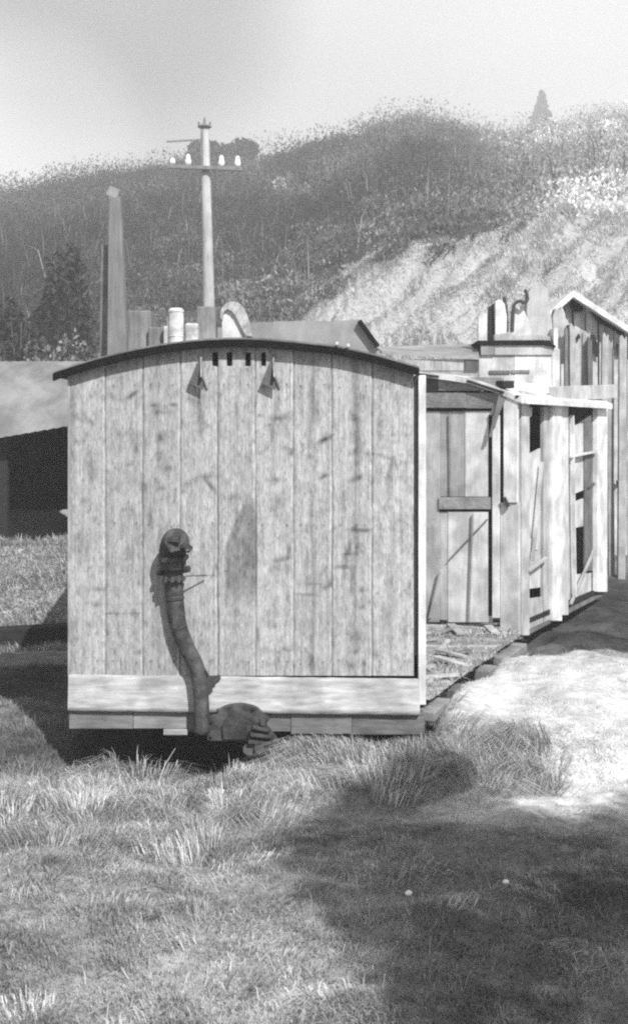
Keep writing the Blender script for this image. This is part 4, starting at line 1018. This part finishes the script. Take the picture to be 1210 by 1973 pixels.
# jumble of broken posts standing behind the cornice of the coach body
for (x0, yt, w_, tl, tn, lab) in ((1086, 628, 9, 2, .5, 'grey broken post, leftmost of the jumble before the gabled shed'), (1100, 622, 11, -3, 1.0, 'pale straight broken post, second from the left of the jumble before the gabled shed'),
        (1118, 636, 14, 4, .9, 'wide pale broken post in the left half of the jumble before the gabled shed'), (1137, 648, 9, -6, .35, 'dark leaning broken post in the middle of the jumble before the gabled shed'),
        (1153, 640, 12, 7, .95, 'pale post leaning right in the middle of the jumble before the gabled shed'), (1172, 652, 12, -4, .8, 'short pale post in the right half of the jumble before the gabled shed'),
        (1190, 645, 14, 3, 1.0, 'wide pale post at the right end of the jumble before the gabled shed')):
    Yp = 14.9 + .25 * random.random()
    c = P(x0 + w_ / 2, 900, Yp); zg_ = float(terrain(c.x, Yp)); c.z = zg_
    m = MB(); p = [P(x0 + tl, yt + 6, Yp), P(x0 + tl + w_ * .3, yt, Yp), P(x0 + tl + w_ * .7, yt + 9, Yp), P(x0 + tl + w_, yt + 3, Yp)]
    b1 = P(x0 + w_, 0, Yp); b0 = P(x0, 0, Yp); b1.z = b0.z = zg_ - .1
    m.prism([v - c for v in p + [b1, b0]], (0, .07, 0), tn * .6); o = m.build('broken_post', M['paint'], None, .004); o.location = c; tag(o, lab, 'post', 'broken posts before the gabled shed')

# rubble at the foot of the end wall, stones in the turf, one tall stalk
def rock(name, c, s, mt, label, cat, group=None, seed=0, tone=1):
    rg = np.random.default_rng(seed); m = MB(); vs = []; fs = []
    nu, nv = 10, 7
    for i in range(nv + 1):
        th = math.pi * i / nv
        for j in range(nu):
            ph = 2 * math.pi * j / nu; r = 1 + .35 * (vnoise(2 + math.cos(ph) * math.sin(th) * 1.6 + seed * 3.1, 5 + math.sin(ph) * math.sin(th) * 1.6 + math.cos(th) * 1.3) - .5)
            vs.append((math.sin(th) * math.cos(ph) * r * s[0], math.sin(th) * math.sin(ph) * r * s[1], (math.cos(th)) * r * s[2]))
    for i in range(nv):
        for j in range(nu): fs.append((i * nu + j, (i + 1) * nu + j, (i + 1) * nu + (j + 1) % nu, i * nu + (j + 1) % nu))
    m.add(vs, fs, tone); o = m.build(name, mt, None, smooth=True); o.location = c; tag(o, label, cat, group); return o
for i, (px_, py_, lab) in enumerate(((787, 1738, 'small white pebble in the shaded turf, left of the other one'), (974, 1716, 'small white pebble in the shaded turf, right of the other one'))):
    # where the ray meets the ground
    y = 3.0
    while EYE - (py_ - HY) * y / FPX > float(terrain((px_ - CX) * y / FPX, y)) + .05: y += .01
    p = P(px_, py_, y); rock('pebble', (p.x, p.y, p.z + .035), (.014, .012, .010), M['glassy'], lab, 'pebble', None, i)
for i, (px_, y, s) in enumerate(((838, 9.7, .09), (858, 9.9, .06), (880, 10.3, .08), (912, 10.5, .07), (828, 9.2, .07), (930, 10.6, .05))):
    x = (px_ - CX) * y / FPX; z = float(terrain(x, y))
    rock('field_stone', (x, y, z + s * .3), (s * 1.3, s, s * .7), M['stone'], 'rough grey stone in the rubble below the end wall of the coach body', 'stone', 'stones below the coach body', 5 + i, .55)
sx, sy = (302 - CX) * 7.15 / FPX, 7.15
m = MB(); pts = catmull([P(304, 1560, 7.15), P(305, 1520, 7.15), P(316, 1480, 7.13), P(338, 1442, 7.1)]); c = Vector(pts[0]); c.z = float(terrain(c.x, c.y)) - .01
pts[0] = c.copy()
m.tube([p - c for p in pts], [.006 - .0045 * i / len(pts) for i in range(len(pts))], 5); o = m.build('grass_stalk', M['cloth'], None); o.location = c; tag(o, 'single tall pale grass stalk leaning right before the dark gap under the van', 'grass stalk')

# ------------------------------------------------------------------ unseen leaf mass, added and shaped to shade the right foreground
SH = [(1320, 1500), (1210, 1545), (1110, 1580), (1000, 1556), (945, 1528), (905, 1494), (850, 1476), (790, 1480), (740, 1500), (690, 1530), (640, 1560), (595, 1600), (540, 1650), (560, 1690), (620, 1720), (650, 1765), (668, 1800), (700, 1860), (705, 1973), (690, 2120), (1400, 2120), (1400, 1600)]
def shade_caster():
    poly = np.array([[P(a, b, 1).x, (b - HY)] for a, b in SH], float)
    # footprint of the shadow on the ground, in metres
    pts = []
    for a, b in SH:
        y = (EYE - .18) * FPX / (b - HY)
        for _ in range(4): y = (EYE - float(terrain((a - CX) * y / FPX, y)) - .04) * FPX / (b - HY)
        pts.append(((a - CX) * y / FPX, y))
    poly = np.array(pts)
    n = 60000
    q = np.stack([rng.uniform(poly[:, 0].min(), poly[:, 0].max(), n), rng.uniform(poly[:, 1].min(), poly[:, 1].max(), n)], -1)
    inside = np.zeros(n, bool); j = len(poly) - 1
    for i in range(len(poly)):
        xi, yi = poly[i]; xj, yj = poly[j]
        c = ((yi > q[:, 1]) != (yj > q[:, 1])) & (q[:, 0] < (xj - xi) * (q[:, 1] - yi) / (yj - yi + 1e-9) + xi)
        inside ^= c; j = i
    q = q[inside]
    dens = .35 + fbm(q[:, 0] * 2.2 + 70, q[:, 1] * 2.2, 3)
    hump = np.exp(-(((q[:, 0] - .85) / .5) ** 2 + ((q[:, 1] - 6.9) / .8) ** 2))
    q = q + rng.normal(size=q.shape) * .07
    q = q[rng.random(len(q)) < .10 + .55 * (dens - .35) + .5 * hump][:13000]
    n = len(q); t = 6.5 + 2.2 * vnoise(q[:, 0] * 1.5, q[:, 1] * 1.5) + 1.4 * rng.random(n)
    s = np.array(sdir)
    C = np.stack([q[:, 0], q[:, 1], np.full(n, .15)], -1) + s[None, :] * t[:, None]
    e = empty('shade_caster', (4.6, -1.2, float(terrain(4.6, -1.2))), 'leafy caster added out of view, shaped to throw the shadow on the turf', 'tree')
    card_mesh('crown', C, .038 + .028 * rng.random(n), np.full(n, 1.5), .06 + .06 * rng.random(n), M['leaf'], e)
    m = MB(); b = Vector((4.6, -1.2, .5)); m.tube([b - Vector((0, 0, .4)), b + Vector((-.1, .1, 1.8)), b + Vector((-.5, .3, 3.6))], [.2, .15, .1], 12)
    m.build('trunk', M['bark'], e, smooth=True)
    m = MB(); top = b + Vector((-.5, .3, 3.6)); fork = b + Vector((-.1, .1, 1.8))
    for k in range(14):
        c = Vector(C[rng.integers(n)]); f = fork.lerp(top, rng.random())
        m.tube([f, (f + c) / 2 + Vector((0, 0, -.15)), c], [.05, .03, .008], 6)
    m.build('limb', M['bark'], e)
shade_caster()

# ------------------------------------------------------------------ haze
HAZE = .0034
hz = MB().box((0, 200, 33), (800, 600, 76)).build('haze', None or M['dark'], None)
hz.data.materials.clear()
hm = bpy.data.materials.new('haze'); hm.use_nodes = True; t = hm.node_tree; t.nodes.clear()
o_ = t.nodes.new('ShaderNodeOutputMaterial'); v = t.nodes.new('ShaderNodeVolumePrincipled')
v.inputs['Color'].default_value = (.95, .95, .95, 1); v.inputs['Density'].default_value = HAZE; v.inputs['Anisotropy'].default_value = .1
t.links.new(v.outputs[0], o_.inputs['Volume']); hz.data.materials.append(hm); tag(hz, kind='stuff')
hz['label'] = 'pale haze over the hill'; hz['category'] = 'haze'
